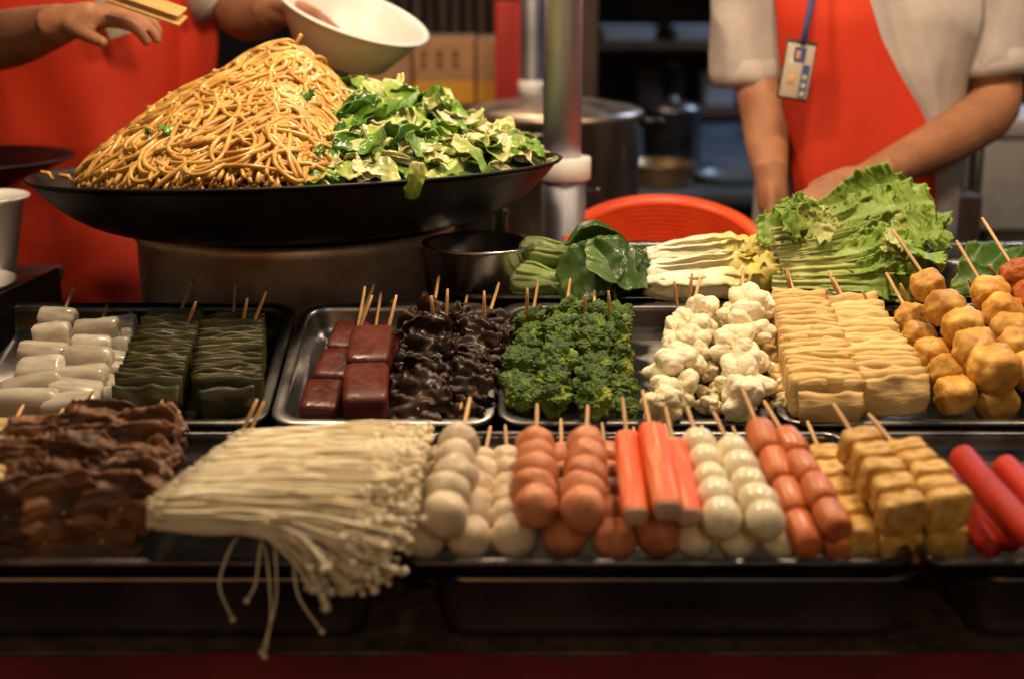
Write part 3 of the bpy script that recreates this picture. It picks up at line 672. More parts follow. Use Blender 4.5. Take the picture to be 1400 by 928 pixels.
# ================================================================== LEAVES
def leaf(matl, L, W, prof, curve=(0, 0), ruffle=0.0, rf=5, seed=0, nL=26, nW=14, cup=0.0, thick=.0012, rib=.0, tip=.0, twist=0, jag=0, rp=1.6, rs=None):
    xs, ws = zip(*prof); V = []; F = []; A = []; E = []
    rg = np.random.default_rng(seed); ph = rg.uniform(0, 6, 6)
    for j in range(nL+1):
        t = j/nL; w = np.interp(t, xs, ws)*W/2
        ang = curve[0]*t + curve[1]*t*t
        for i in range(nW+1):
            e = -1+2*i/nW; ae = abs(e)
            x = e*w*(1+jag*nz((t*4, (2 if e > 0 else -2), seed), 1.7, seed)); y = (t + jag*.6*ae*nz((e*3, seed, t), 1.5, seed+7))*L - tip*L*ae*ae*t
            z = cup*w*(e*e) + rib*math.exp(-(e*6)**2)*(1-t)
            rr = ruffle*ae**rp*(min(1, t*2.2) if rs is None else min(1, max(.06, (t-rs)*3.2)))*(math.sin(rf*t*6.28*1.0+ph[0]+(1.5 if e > 0 else 0)) + .6*math.sin(rf*2.3*t*6.28+ph[1]+2*e) + .5*math.sin(rf*4.1*t*6.28+ph[2]*(1 if e > 0 else 2)))
            rr += ruffle*.5*nz((e*2, t*5, seed), 1.3, seed)
            z += rr; rk = 1 if rs is None else min(1, max(.05, (t-rs)*3.2)); x += .5*rk*ruffle*ae*math.sin(rf*1.7*t*6.28+ph[3]); y += .5*rk*ruffle*ae*math.sin(rf*2.1*t*6.28+ph[4]+e)*(t)
            ca, sa = math.cos(ang), math.sin(ang)
            # bend about X
            y2 = y*math.cos(ang*.5) - z*math.sin(ang*.5); z2 = y*math.sin(ang*.5) + z*math.cos(ang)
            if twist: c_, s_ = math.cos(twist*t), math.sin(twist*t); x, z2 = x*c_-z2*s_, x*s_+z2*c_
            V.append((x, y2, z2)); A.append(t); E.append(max(0.0, 1-ae*5*(.4+t))*(1-.6*t))
    for j in range(nL):
        for i in range(nW): a = j*(nW+1)+i; F.append((a, a+1, a+nW+2, a+nW+1))
    tt = [a*(1-.55*e) for a, e in zip(A, E)]
    return bake(mesh_of(V, F, matl, True, {'t': tt}), [('SOLIDIFY', dict(thickness=thick, offset=0))])
def leafmat(name, cols, rough=.42, sss=.10, coat=.0, bump=.5, bscale=90, ovar=.18):
    return mat(name, (.1, .2, .02), scale=55, rough=rough, attr='t', attr_cols=cols, bump=bump, bscale=bscale, sss=sss, sssr=.002, coat=coat, rvar=.1, ovar=ovar)
CABM = leafmat('cabbage leaf', [(.0, (.52, .54, .20)), (.3, (.32, .42, .085)), (.65, (.17, .31, .040)), (1, (.09, .22, .022))], .30, .15, .15)
CABD = leafmat('dark cabbage leaf', [(.0, (.30, .40, .08)), (.35, (.10, .24, .022)), (1, (.035, .11, .012))], .26, .1, .2)
CABP = leafmat('pale cabbage leaf', [(.0, (.70, .65, .42)), (.5, (.60, .58, .28)), (1, (.44, .50, .14))], .32, .25, .3)
LETM = leafmat('lettuce leaf', [(.0, (.46, .49, .19)), (.40, (.30, .37, .085)), (.66, (.15, .245, .030)), (1, (.20, .31, .040))], .46, .12, .0)
NAPA = leafmat('napa leaf', [(.0, (.76, .73, .58)), (.50, (.74, .69, .44)), (.76, (.68, .58, .18)), (1, (.58, .47, .08))], .45, .2, .0, .7, 60)
BOKM = leafmat('bok choy leaf', [(.0, (.34, .40, .17)), (.36, (.22, .31, .08)), (.52, (.045, .100, .014)), (1, (.022, .060, .009))], .34, .10, .1)
SPIN2 = leafmat('dark leaf', [(.0, (.10, .17, .035)), (.3, (.045, .10, .014)), (1, (.025, .068, .010))], .34, .1, .1)
SPIN = leafmat('green leaf', [(.0, (.20, .28, .06)), (.3, (.07, .15, .02)), (1, (.05, .12, .016))], .40, .12, .0)

# ------------------------------------------------------------------ ruffled sheets on sticks
def ruffles(matl, n, w, h, part, tilt=-30, ruf=.006, seeds=7, jx=.004, thick=.0022, z0=-.4, rot=16, jag=.25):
    def pf(L):
        s_ = L/(n-1); out = []
        ms = []
        for k in range(seeds):
            ms.append(leaf(matl, h*rnd(.85, 1.15), w*rnd(.85, 1.12), ((0, .82), (.25, 1), (.6, .95), (.85, .88), (1, .62)), (rnd(-.5, .5), rnd(-1.1, .3)), ruf*rnd(.7, 1.3), rnd(.6, 1.2), k*7+int(w*1000), 20, 20, rnd(-.25, .25), thick, jag=jag, rp=.7))
        for i in range(n):
            # local Y of the sheet points up, its normal runs along the stick
            out.append((part, ms[i % seeds], T(rnd(-jx, jx), s_*i, 0) @ R('Z', rnd(-rot, rot)) @ R('X', 90+tilt+rnd(-16, 16)) @ R('Y', rnd(-rot*.4, rot*.4)) @ T(0, h*z0, 0)))
        return out
    return pf
BG = 'brown tofu skin skewers'
for (t_, b_, lab) in (((205, 592, .034), (166, 694, .026), 'ruffled brown tofu skin skewer beside the enoki roots'), ((130, 593, .034), (88, 698, .026), 'ruffled brown tofu skin skewer between two alike ones'), ((62, 605, .034), (10, 704, .026), 'ruffled brown tofu skin skewer beside the pale yellow one')):
    skewer('brown_tofu_skin_skewer', lab, 'skewer', BG, PL1, t_, b_, .055, ruffles(BROWN, 20, .072, .058, 'brown_fold', -40, .0055, jag=.16, rot=13, thick=.0018))
for (t_, b_, lab) in (((180, 632, .006), (140, 738, -.002), 'brown tofu skin skewer in the bottom layer by the enoki'), ((100, 632, .006), (62, 738, -.002), 'brown tofu skin skewer in the middle of the bottom layer'), ((25, 642, .004), (-20, 742, -.002), 'brown tofu skin skewer in the bottom layer under the pale yellow one')):
    skewer('brown_tofu_skin_skewer', lab, 'skewer', BG, PL1, t_, b_, .04, ruffles(BROWN, 10, .070, .044, 'brown_fold', -36, .006, jag=.12, rot=10, thick=.003))
FG = 'black fungus skewers'
skewer('black_fungus_skewer', 'skewer of glossy black fungus beside the blood cakes', 'skewer', FG, PL2, (590, 440, .010), (572, 556, .006), .055, ruffles(FUNG, 15, .062, .052, 'fungus_piece', -42, .008, rot=26, jag=.35))
skewer('black_fungus_skewer', 'skewer of glossy black fungus beside the broccoli', 'skewer', FG, PL2, (664, 446, .008), (630, 556, .002), .045, ruffles(FUNG, 14, .056, .050, 'fungus_piece', -42, .008, rot=26, jag=.35))
skewer('black_fungus_skewer', 'skewer of black fungus lying low between two others', 'skewer', FG, PL2, (628, 455, -.008), (606, 560, -.012), .03, ruffles(FUNG, 9, .045, .038, 'fungus_piece', -40, .007, rot=26, jag=.35))

# ================================================================== WOK, STOVE, NOODLES, CABBAGE
WY = 2.02
wl = P(52, 240, WY); wr = P(768, 217, WY); wc = (wl+wr)/2; WR = np.linalg.norm(wr-wl)/2
roll = math.atan2(wr[2]-wl[2], wr[0]-wl[0])
WM = Matrix.Translation(Vector(wc)) @ Matrix.Rotation(-roll, 4, 'Y') @ Matrix.Rotation(math.radians(-3.6), 4, 'X')
wp = []; WD = .088
for k in range(23):
    a = k/22; r_ = 1-a**1.8; wp.append((WR*r_*.985+.0001, WD*(r_**5.5-1)))
prof = [(WR, .0), (WR+.002, .002), (WR-.001, .004), (WR-.004, .002)] + [(r, z+.0025) for r, z in wp[1:]] + [(r, z-.0005) for r, z in wp[::-1][:-1]] + [(WR-.002, -.002)]
wok = thing('wok', wc - np.array([0, 0, .106]), 'huge shallow black iron wok full of noodles and cabbage', 'wok')
V, F = revolve(prof, 96); ob('pan', bake(mesh_of(V, F, IRON), []), wok, WM)
# stove drum
xs0 = P(140, 400, WY-.18)[0]; xs1 = P(616, 400, WY-.18)[0]; SR = (xs1-xs0)/2; scx = (xs0+xs1)/2
ztop = wc[2] - .078; SYC = WY + .02
st = thing('wok_stove', (scx, SYC, zc), 'round scorched steel burner drum under the wok', 'stove')
SR2 = SR*.98
V, F = revolve([(SR2, 0), (SR2+.004, .004), (SR2+.004, .016), (SR2, .020), (SR2, ztop-zc-.02), (SR2+.004, ztop-zc-.016), (SR2+.004, ztop-zc-.004), (SR2, ztop-zc), (SR2-.006, ztop-zc), (SR2-.006, .004), (.001, .004), (.001, 0)], 96, True)
ob('drum', mesh_of(V, F, BSTEEL), st, Matrix.Translation((scx, SYC, zc)))
for k in range(3):
    a = k*2.094+.5; rr = SR2*.60
    m = MB(); zz = wc[2]-WD-zc-.004
    m.box(-.012, .012, -.06, .06, .004, zz+.012)
    ob('pan_support', m.mesh(IRON, False, .002), st, Matrix.Translation((scx+rr*math.cos(a), SYC+rr*math.sin(a), zc)) @ R('Z', math.degrees(a)+90))
b_ = MB(); V, F = revolve([(.02, .004), (.09, .004), (.09, .05), (.07, .06), (.02, .06)], 32, True); b_.add(V, F)
ob('burner', b_.mesh(IRON), st, Matrix.Translation((scx, SYC, zc)))

NOOD = mat('fried noodle', (.68, .415, .115), (.46, .225, .042), 30, .34, rvar=.12, coat=.22, ovar=0)
NBASE = mat('noodle heap core', (.14, .055, .014), (.07, .026, .007), 60, .4, ovar=0, bump=.8, bscale=120)  # dark brown core: shade of the gaps between noodles put into its colour
WN = WM.to_3x3() @ Vector((0, 0, 1))
def rimz(x, y): return wc[2] - (WN.x*(x-wc[0]) + WN.y*(y-wc[1]))/WN.z
def wz(x, y):                       # wok inner surface height in world
    r = math.hypot(x-wc[0], y-wc[1])/(WR*.985)
    return rimz(x, y) + WD*(min(1, r)**5.5-1) + .005
pk = P(395, 66, WY); pl_ = P(104, 248, WY-.10); 
def noodle_h(x, y):                 # top of noodle heap above world 0
    dx = x-pk[0]; dy = y-(WY-.02)
    wl_ = (pk[0]-pl_[0])*1.04; wr_ = P(505, 240, WY-.1)[0]-pk[0]+.045
    a = -dx/wl_ if dx < 0 else dx/wr_
    q = math.sqrt((abs(a))**2 + (dy/.345)**2)
    hh = pk[2]+.004
    base = wz(x, y); s = 1-q
    if s <= 0: return base-.01
    z0 = rimz(x, y)-.012; prof_ = (s**.74)*(1.0 if s < .8 else 1-.22*(s-.8))
    return max(base-.01, z0 + (hh-z0)*prof_ + .014*nz((x*9, y*9, 0), 1, 3)*min(1, s*5))
# heap core
def heap(hf, x0, x1, y0, y1, matl, n=64, off=0.0):
    V = []; F = []
    for j in range(n+1):
        for i in range(n+1):
            x = x0+(x1-x0)*i/n; y = y0+(y1-y0)*j/n; V.append((x, y, max(hf(x, y)-off, wz(x, y)-.003)))
    for j in range(n):
        for i in range(n):
            a = j*(n+1)+i
            r = math.hypot(V[a][0]-wc[0], V[a][1]-wc[1])
            if r < WR*.93 and V[a][2] > wz(V[a][0], V[a][1])-.002: F.append((a, a+1, a+n+2, a+n+1))
    return V, F
nv = []; nf = []
V, F = heap(noodle_h, wc[0]-WR, wc[0]+.12, WY-.34, WY+.34, NBASE, off=.012)
npile = ob('noodle_heap', None) if False else None
NM = MB(); 
cx0 = pl_[0]-.01; cx1 = P(500, 240, WY-.1)[0]+.02
made = 0; tries = 0
while made < 1020 and tries < 14000:
    tries += 1
    x = random.uniform(cx0, cx1); y = WY + random.uniform(-.30, .20)
    if y > WY and random.random() < .55: continue
    if noodle_h(x, y) < wz(x, y)+.002: continue
    n = random.randint(36, 66); d = random.uniform(0, 2*PI); st_ = .0085
    # downhill bias
    gx = (noodle_h(x+.01, y)-noodle_h(x-.01, y)); gy = (noodle_h(x, y+.01)-noodle_h(x, y-.01))
    if random.random() < .25: d = math.atan2(-gy, -gx)+random.gauss(0, .9)
    pts = []; cur = random.gauss(0, 5); lift0 = random.choice((-.004, 0, .002, .006, .010, .015)) ; ph = random.uniform(0, 6); fq = random.uniform(.15, .4)
    off = random.uniform(0, 30)
    for i in range(n):
        z = noodle_h(x, y)
        if z < wz(x, y) - .002: z = wz(x, y)+.003
        pts.append((x, y, max(wz(x, y)+.002, z + lift0 - .006 + .005*math.sin(i*fq+ph) + .002)))
        cur = cur*.93 + random.gauss(0, 10); cur = max(-85, min(85, cur)); d += cur*st_
        sl = math.hypot(noodle_h(x+.004, y)-noodle_h(x-.004, y), noodle_h(x, y+.004)-noodle_h(x, y-.004))/.008
        k = 1/math.sqrt(1+min(9, sl*sl)*.6)
        x += math.cos(d)*st_*k; y += math.sin(d)*st_*k
        if math.hypot(x-wc[0], y-wc[1]) > WR*.95 or noodle_h(x, y) < wz(x, y)-.004: break
        if x > cx1+.012: d = PI - d
    if len(pts) < 10: continue
    pp = np.array(pts)
    for _ in range(2): pp[1:-1] = (pp[:-2]+2*pp[1:-1]+pp[2:])/4
    NM.tube(pp, random.uniform(.0027, .0034), 6); made += 1
# a few loops standing proud of the outline
for (u, v, r) in ((141, 188, .010), (118, 224, .010), (205, 150, .012), (236, 118, .010), (350, 62, .012), (300, 88, .011), (430, 75, .010), (165, 178, .010)):
    c = P(u, v, WY-.03); c[2] = min(c[2], noodle_h(c[0], c[1])+.008); th0 = rnd(0, 6); m_ = []
    for i in range(18):
        a = th0 + i*2*PI/15; m_.append((c[0]+r*math.cos(a)+.0006*i, c[1]+.012*math.sin(i*.4), c[2]+r*.9*math.sin(a)))
    NM.tube(m_, .0031, 6)
for (u0, v0, u1, v1) in ((55, 236, 72, 246), (80, 240, 100, 250), (398, 70, 412, 48)):
    a = P(u0, v0, WY-.12); b_ = P(u1, v1, WY-.12); 
    if u0 > 300: a = P(u0, v0, WY-.02); b_ = P(u1, v1, WY-.02)
    NM.tube([a, (a+b_)/2+np.array([.002, .004, .003]), b_], .003, 6)
nth = thing('noodle_heap', (pk[0], WY, wc[2]-.09), 'tall heap of glossy brown fried noodles in the wok', 'noodles')
core = ob('heap_core', mesh_of(V, F, NBASE), nth)
nm = ob('noodle_strands', NM.mesh(NOOD), nth); nm['kind'] = 'stuff'
for (u, v, s, yy) in ((405, 138, .034, -.17), (420, 150, .030, -.17), (240, 178, .022, -.2), (440, 212, .036, -.24), (430, 205, .02, -.24), (205, 190, .016, -.2)):
    lf = leaf(CABP if s > .035 else CABD, s, s*.7, ((0, .5), (.4, 1), (1, .4)), (.5, .4), .004, 2, int(u), 10, 8)
    p = None
    for k in range(60):                 # march down the ray to the heap
        Y = WY-.30+k*.008; q = P(u, v, Y)
        if q[2] < noodle_h(q[0], q[1])+.012: p = q; break
    if p is None: p = P(u, v, WY+yy)
    ob('green_scrap', lf, nth, frame(p + np.array([0, -.004, .002]), (rnd(-1, 1), -.2, rnd(-.3, .3)), (0, -.7, .7)))

# chopped cabbage
cp = P(492, 92, WY)
def cab_h(x, y):
    base = wz(x, y)
    x0 = P(470, 240, WY-.1)[0]; x1 = P(765, 225, WY)[0]
    dx = x-cp[0]; dy = y-(WY-.01)
    wr_ = x1-cp[0]; wl_ = .13
    a = dx/wr_ if dx > 0 else -dx/wl_
    q = math.sqrt(a*a + (dy/.345)**2); s = 1-q
    if s <= 0: return base-.012
    z0 = rimz(x, y)-.012
    return max(base-.012, z0 + (cp[2]-.022-z0)*(s**.80) + .012*nz((x*11, y*11, 5), 1, 6)*min(1, s*5))
V, F = heap(cab_h, cp[0]-.2, wc[0]+WR, WY-.34, WY+.34, CABD, off=.012)
cth = thing('cabbage_heap', (cp[0], WY, wc[2]-.09), 'heap of chopped green cabbage beside the noodles in the wok', 'vegetables')
ob('heap_core', mesh_of(V, F, mat('cabbage core', (.10, .17, .03), (.05, .1, .015), 50, .4, ovar=0)), cth)
shapes = [((0, .7), (.2, 1), (.5, .85), (.8, 1), (1, .6)), ((0, .4), (.3, 1), (.7, .8), (1, .2)), ((0, .9), (.4, .7), (.75, 1), (1, .75)), ((0, .5), (.25, .8), (.6, 1), (.85, .7), (1, .35))]
cabs = []
for i in range(22):
    mt = (CABM, CABD, CABM, CABP, CABD, CABM, CABD)[i % 7]
    L = rnd(.046, .088); cabs.append((mt, leaf(mt, L, L*rnd(.5, .85), random.choice(shapes), (rnd(-.6, .6), rnd(-.9, .6)), rnd(.0022, .0046), rnd(.7, 1.5), i, 22, 16, rnd(-.35, .35), .0011, rib=.004, twist=rnd(-.7, .7), jag=.07)))
for i in range(8):
    L = rnd(.035, .065); cabs.append((CABP, leaf(CABP, L, L*rnd(.2, .34), ((0, .8), (.5, 1), (1, .6)), (rnd(-.8, .8), 0), .001, 1, i+50, 12, 6, .5, .0028, twist=rnd(-1, 1))))
made = 0
while made < 288:
    x = random.uniform(cp[0]-.105, P(768, 225, WY)[0]); y = WY + random.uniform(-.31, .16)
    h = cab_h(x, y)
    if h < wz(x, y)+.001: continue
    if x < P(470, 200, WY-.1)[0] and noodle_h(x, y) > h+.01: continue
    if y > WY+.02 and random.random() < .6: continue
    gx = (cab_h(x+.01, y)-cab_h(x-.01, y))/.02; gy = (cab_h(x, y+.01)-cab_h(x, y-.01))/.02
    nrm = Vector((-gx, -gy, 1)).normalized(); nrm = (nrm + Vector((rnd(-.6, .6), rnd(-.6, .6), rnd(-.4, .4)))).normalized()
    d = Vector((rnd(-1, 1), rnd(-1, 1), rnd(-.5, .3))); d = (d - nrm*d.dot(nrm)).normalized()
    xr = (x-cp[0])/.27
    pool = [c for c in cabs if (c[0] is CABD and random.random() > xr*1.5) or (c[0] is CABP and random.random() < .35+1.5*xr) or c[0] is CABM]
    mt, me = random.choice(pool)
    p = Vector((x, y, h + rnd(-.008, .008))) - d*.025
    if p.z < wz(p.x, p.y)+.012: p.z = wz(p.x, p.y)+.012
    if math.hypot(p.x+d.x*.05-wc[0], p.y+d.y*.05-wc[1]) > WR*.93 or math.hypot(p.x-wc[0], p.y-wc[1]) > WR*.93: continue
    M = frame(p, d, nrm); W_ = [M @ me.vertices[q].co for q in range(0, len(me.vertices), 5)]
    if max(math.hypot(q.x-wc[0], q.y-wc[1]) for q in W_) > WR*.965: continue
    lift = max(wz(q.x, q.y)+.004-q.z for q in W_)
    if lift > .03: continue
    if lift > 0: M = Matrix.Translation((0, 0, lift)) @ M
    ob('cabbage_piece', me, cth, M); made += 1
for (u, v, Y, dx, dz, i) in ((572, 222, WY-.385, -.15, -1, 0), (738, 226, WY-.06, 1, .45, 23)):
    ob('cabbage_piece', cabs[i][1], cth, frame(P(u, v, Y), (dx, -.25, dz), (0, -.8, .5)) @ S(.5, .62, .62))

# ================================================================== LEAFY VEGETABLES
# bok choy: three heads, bases towards the stove
bokprof = ((0, .30), (.06, .52), (.2, .50), (.38, .34), (.46, .40), (.58, .85), (.74, 1.0), (.9, .78), (1, .28))
def bok(base, tip, label, n=6, W=.085, seed=0, h=.02):
    a = PL3.at(*base); b_ = PL3.at(*tip); L = np.linalg.norm(b_-a); ax = (b_-a)/L
    th = thing('bok_choy', a, label, 'bok choy', 'bok choy heads')
    for k in range(n):
        ang = 360*k/n + 15*seed; me = leaf(BOKM, L*rnd(.88, 1.05), W*rnd(.85, 1.1), bokprof, (rnd(-.12, .12), rnd(-.15, .1)), .0014, 1.6, seed*9+k, 26, 12, .55, .0036, rib=.004)
        M = frame(a, ax, PL3.n) @ R('Y', ang) @ T(0, 0, -.016) @ R('X', rnd(-3, 8))
        ob('leaf', me, th, M)
    V, F = sphere(16, 10, .013, .016, .013); ob('base', mesh_of(V, F, BOKM, True, {'t': [0]*len(V)}), th, frame(a+ax*.008, ax, PL3.n))
bok((702, 384, .008), (850, 396, .008), 'bok choy head lying in front with a broad dark leaf', 6, .095, 1)
bok((712, 350, .030), (868, 352, .034), 'bok choy head on top with pale stalks and glossy leaves', 6, .09, 2)
bok((770, 372, .016), (888, 378, .022), 'bok choy head nestling against the napa cabbage', 6, .08, 3)
for (p0, p1, nn, sd) in (((768, 395, .014), (840, 350, .060), (-.2, -.75, .6), 5), ((800, 352, .058), (888, 372, .034), (.1, -.6, .8), 6)):
    a = PL3.at(*p0); b_ = PL3.at(*p1); L = np.linalg.norm(b_-a)
    tag(ob('bok_choy_leaf', leaf(SPIN2, L*1.15, .085, ((0, .5), (.2, .9), (.5, 1), (.8, .75), (1, .15)), (.2, -.5), .003, 2, sd, 24, 14, .15, .0012, rib=.004), None, frame(a, b_-a, nn)), ('broad dark green leaf spread across the bok choy', 'glossy green leaf resting against the napa cabbage')[sd-5], 'leaf')
# napa cabbage halves
napaprof = ((0, .45), (.1, .75), (.4, .95), (.7, 1.0), (.9, .8), (1, .45))
def napa(base, tip, label, seed, W=.085):
    a = PL3.at(*base); b_ = PL3.at(*tip); L = np.linalg.norm(b_-a); ax = (b_-a)/L
    th = thing('napa_cabbage', a, label, 'cabbage', 'napa cabbage heads')
    V, F = sphere(20, 14, .020, L*.36, .015); ob('core', mesh_of(V, F, NAPA, True, {'t': np.clip(V[:, 1]/(L*.9)+.5, 0, 1)}), th, frame(a+ax*L*.42, ax, PL3.n))
    for k in range(9):
        ang = -110 + 27*k + rnd(-6, 6); me = leaf(NAPA, L*rnd(.93, 1.04), W*rnd(.62, .82), napaprof, (rnd(-.10, .0), rnd(-.05, .12)), .0052, 3.4, seed*13+k, 60, 24, -.75, .0013, rib=.003, rp=1.6, jag=.08, rs=.50)
        ob('leaf', me, th, frame(a, ax, PL3.n) @ R('Y', ang) @ T(0, 0, .014 + .0012*((k*2) % 5)) @ R('X', 2+rnd(-2, 3)))
napa((884, 360, .022), (1040, 350, .026), 'yellow white napa cabbage lying behind another', 1, .085)
napa((880, 388, .014), (1064, 376, .022), 'yellow white napa cabbage lying in front by the cauliflower', 2, .09)
# oval platter
m = MB(); V, F = revolve([(.001, .0), (.12, .0), (.150, .012), (.158, .0135), (.158, .015), (.149, .0145), (.119, .002), (.001, .002)], 64); m.add([(x, y*.72, z) for x, y, z in V], F)
pc = PL3.at(1170, 396, 0)
tag(ob('oval_platter', m.mesh(STEEL), None, Matrix.Translation(Vector(PL3.at(1172, 388, -.004))) @ Matrix.Rotation(PL3.tilt, 4, 'X')), 'oval steel platter under the lettuce', 'platter')
# lettuce
letprof = ((0, .20), (.12, .24), (.3, .42), (.55, .8), (.8, 1.0), (.93, .9), (1, .55))
la = PL3.at(1062, 385, .03)
let = thing('lettuce', PL3.at(1170, 395, .01), 'big bunch of frilly green lettuce on the oval platter', 'lettuce')
longprof = ((0, .34), (.1, .30), (.3, .34), (.45, .5), (.65, .85), (.82, 1.0), (.94, .9), (1, .55))
for k in range(24):               # long leaves lying side by side, pale stems towards the napa
    s = k/23
    a = PL3.at(1052 + rnd(-16, 14), 388 - 78*s + rnd(-5, 5), .014 + .050*s)
    b_ = PL3.at(1256 + rnd(-34, 22), 384 - 108*s + rnd(-10, 10), .018 + .075*s) + np.array([0, rnd(-.03, .03), 0])
    d = b_-a; L = np.linalg.norm(d)*rnd(.92, 1.06)
    me = leaf(LETM, L, rnd(.060, .095), longprof, (rnd(-.12, .18), rnd(-.30, .18)), rnd(.0040, .0062), rnd(5, 7.5), 200+k, 100, 26, rnd(-.1, .35), .0012, rib=.010, jag=.10, rp=2.0, rs=.42)
    ob('leaf', me, let, frame(a, d, (rnd(-.15, .15), rnd(-1.1, -.4), rnd(.35, 1))))
for k in range(11):               # thick pale stalks showing along the front of the bunch
    a = PL3.at(1056 + rnd(-8, 14), 324 + 6.4*k + rnd(-4, 4), .066 - .0045*k); b_ = PL3.at(1232 + rnd(-24, 30), 296 + 8.6*k + rnd(-6, 6), .078 - .0052*k)
    d = b_-a; L = np.linalg.norm(d)*rnd(.95, 1.1)
    me = leaf(LETM, L, rnd(.050, .075), ((0, .36), (.12, .34), (.4, .36), (.62, .5), (.8, .9), (.93, 1), (1, .6)), (rnd(-.05, .10), rnd(-.25, .1)), .0045, 6, 500+k, 90, 22, rnd(.25, .5), .0026, rib=.004, jag=.06, rp=2.0, rs=.55)
    ob('leaf', me, let, frame(a, d, (0, -.9, .5)))
for k in range(18):               # short frilly leaves: top of the stems, and the right end
    if k < 7:
        a = PL3.at(1110+rnd(-10, 40), 312+rnd(-8, 10), .068+rnd(-.006, .008)); b_ = PL3.at(1048+rnd(-14, 40), 296+rnd(-14, 16), .076+rnd(-.006, .012))
    else:
        a = PL3.at(1225+rnd(-15, 15), 325+rnd(-25, 25), .06+rnd(-.02, .02)); b_ = PL3.at(1286+rnd(-24, 10), 316+rnd(-60, 30), .065+rnd(-.02, .03))
    d = b_-a; L = max(.06, np.linalg.norm(d))
    me = leaf(LETM, L*rnd(.8, 1.1), rnd(.05, .08), ((0, .4), (.3, .8), (.7, 1), (1, .6)), (rnd(-.2, .3), rnd(-.5, .2)), rnd(.0050, .0075), 4.5, 300+k, 56, 26, rnd(-.2, .2), .0010, jag=.15)
    ob('leaf', me, let, frame(a, d, (rnd(-.3, .3), -1, rnd(.3, 1))))
# loose leaves right of the lettuce
for k, (u0, v0, u1, v1, lab) in enumerate(((1320, 388, 1385, 345, 'dark green leaf leaning beside the lettuce'), (1345, 392, 1420, 350, 'dark green leaf behind the fried tofu puffs'), (1310, 372, 1362, 348, 'small green leaf tucked against the lettuce frill'), (1375, 390, 1445, 338, 'broad green leaf at the end of the long tray'), (1300, 395, 1350, 378, 'green leaf lying flat beside the lettuce'))):
    a = PL3.at(u0, v0, .012); b_ = PL3.at(u1, v1, .030); d = b_-a
    tag(ob('green_leaf', leaf(SPIN, np.linalg.norm(d)*1.2, .062, ((0, .12), (.2, .5), (.5, 1), (.8, .7), (1, .1)), (.3, -.5), .003, 2, 400+k, 22, 12, .25, .0012, rib=.003), None, frame(a, d, (rnd(-.4, .2), -.7, .7))), lab, 'leaf')

# ------------------------------------------------------------------ vessels around the stove
RID = [(.118+.054*t_/24, .008+.097*t_/24) for t_ in range(25)]
V, F = revolve([(.001, 0), (.10, 0)] + RID + [ (.184, .106), (.190, .110), (.190, .116), (.184, .119), (.176, .117), (.172, .112)] + [(r+(.0030 if q % 2 else -.0030)-.005, z+.002) for q, (r, z) in enumerate(RID)][::-1] + [(.098, .004), (.001, .004)], 72)
bx = P(911, 300, 2.20)
basin = thing('basin', (bx[0], 2.19, zc), 'bright red plastic basin standing behind the napa cabbage', 'basin')
bq0 = P(911, 338, 2.20)
BM = Matrix.Translation((bq0[0], 2.20, bq0[2])) @ R('X', 20) @ S(.86, .86, .80) @ T(0, 0, -.112)
ob('bowl', mesh_of(V, F, BASINR), basin, BM)
V, F = revolve([(.001, 0), (.055, 0), (.062, .004), (.070, .070), (.076, .074), (.076, .077), (.067, .075), (.059, .006), (.001, .004)], 48)
sc_ = P(655, 385, 1.84)
tag(ob('steel_container', mesh_of(V, F, SCOOP), None, Matrix.Translation((sc_[0], 1.86, PL3.local(0, .085)[2]-D3+.004))), 'small round steel container beside the bok choy', 'container')
V, F = revolve([(.001, 0), (.028, 0), (.030, .004), (.030, .13), (.022, .165), (.012, .185), (.012, .225), (.014, .228), (.014, .238), (.010, .240), (.001, .240)], 32)
gb = P(684, 330, 2.13); tag(ob('glass_bottle', mesh_of(V, F, GLASS), None, Matrix.Translation((gb[0], 2.15, zc))), 'green glass bottle standing behind the bok choy', 'bottle')
# dark side panel at far left, white bowls, dark lid
pa = [P(-60, 430, 1.60), P(82, 366, 1.86)]
m = MB(); x0, x1 = pa[0][0], pa[1][0]; 
v = [(x0, 1.60, zc), (x1, 1.86, zc), (x1, 1.86, pa[1][2]), (x0, 1.60, pa[0][2]), (x0-.006, 1.60, zc), (x1-.006, 1.86, zc), (x1-.006, 1.86, pa[1][2]), (x0-.006, 1.60, pa[0][2])]
m.add(v, [(0, 1, 2, 3), (7, 6, 5, 4), (0, 4, 5, 1), (1, 5, 6, 2), (2, 6, 7, 3), (3, 7, 4, 0)])
tag(ob('steel_windshield', m.mesh(DSTEEL, False, .0015)), 'dark upright steel panel beside the white rolls', 'panel')
def bowlmesh(r, h, matl, t=.004):
    V, F = revolve([(.001, 0), (r*.45, 0), (r*.5, h*.05), (r*.8, h*.5), (r, h), (r-t*.4, h+t*.5), (r-t, h), (r*.8-t, h*.5+t), (r*.46, h*.1), (.001, h*.08)], 48); return mesh_of(V, F, matl)
q = P(-30, 300, 1.95)
tr = thing('side_table', (q[0]-.1, 2.0, 0), 'small dark table at the stall end carrying white bowls', 'table')
tz = P(-20, 402, 1.9)[2]-.012
ob('table_top', MB().box(q[0]-.35, q[0]+.05, 1.85, 2.15, tz-.02, tz).mesh(DSTEEL, False, .002), tr)
for dx in (-.32, .02):
    for dy in (1.87, 2.12): ob('leg', MB().box(q[0]+dx-.012, q[0]+dx+.012, dy-.012, dy+.012, 0, tz-.02).mesh(DSTEEL, False, .002), tr)
tag(ob('white_bowl', bowlmesh(.085, .022, CUPW), None, Matrix.Translation((P(-62, 402, 1.93)[0], 1.93, tz))), 'shallow white dish on the side table by the dark panel', 'bowl')
hb = P(-40, 272, 1.98)
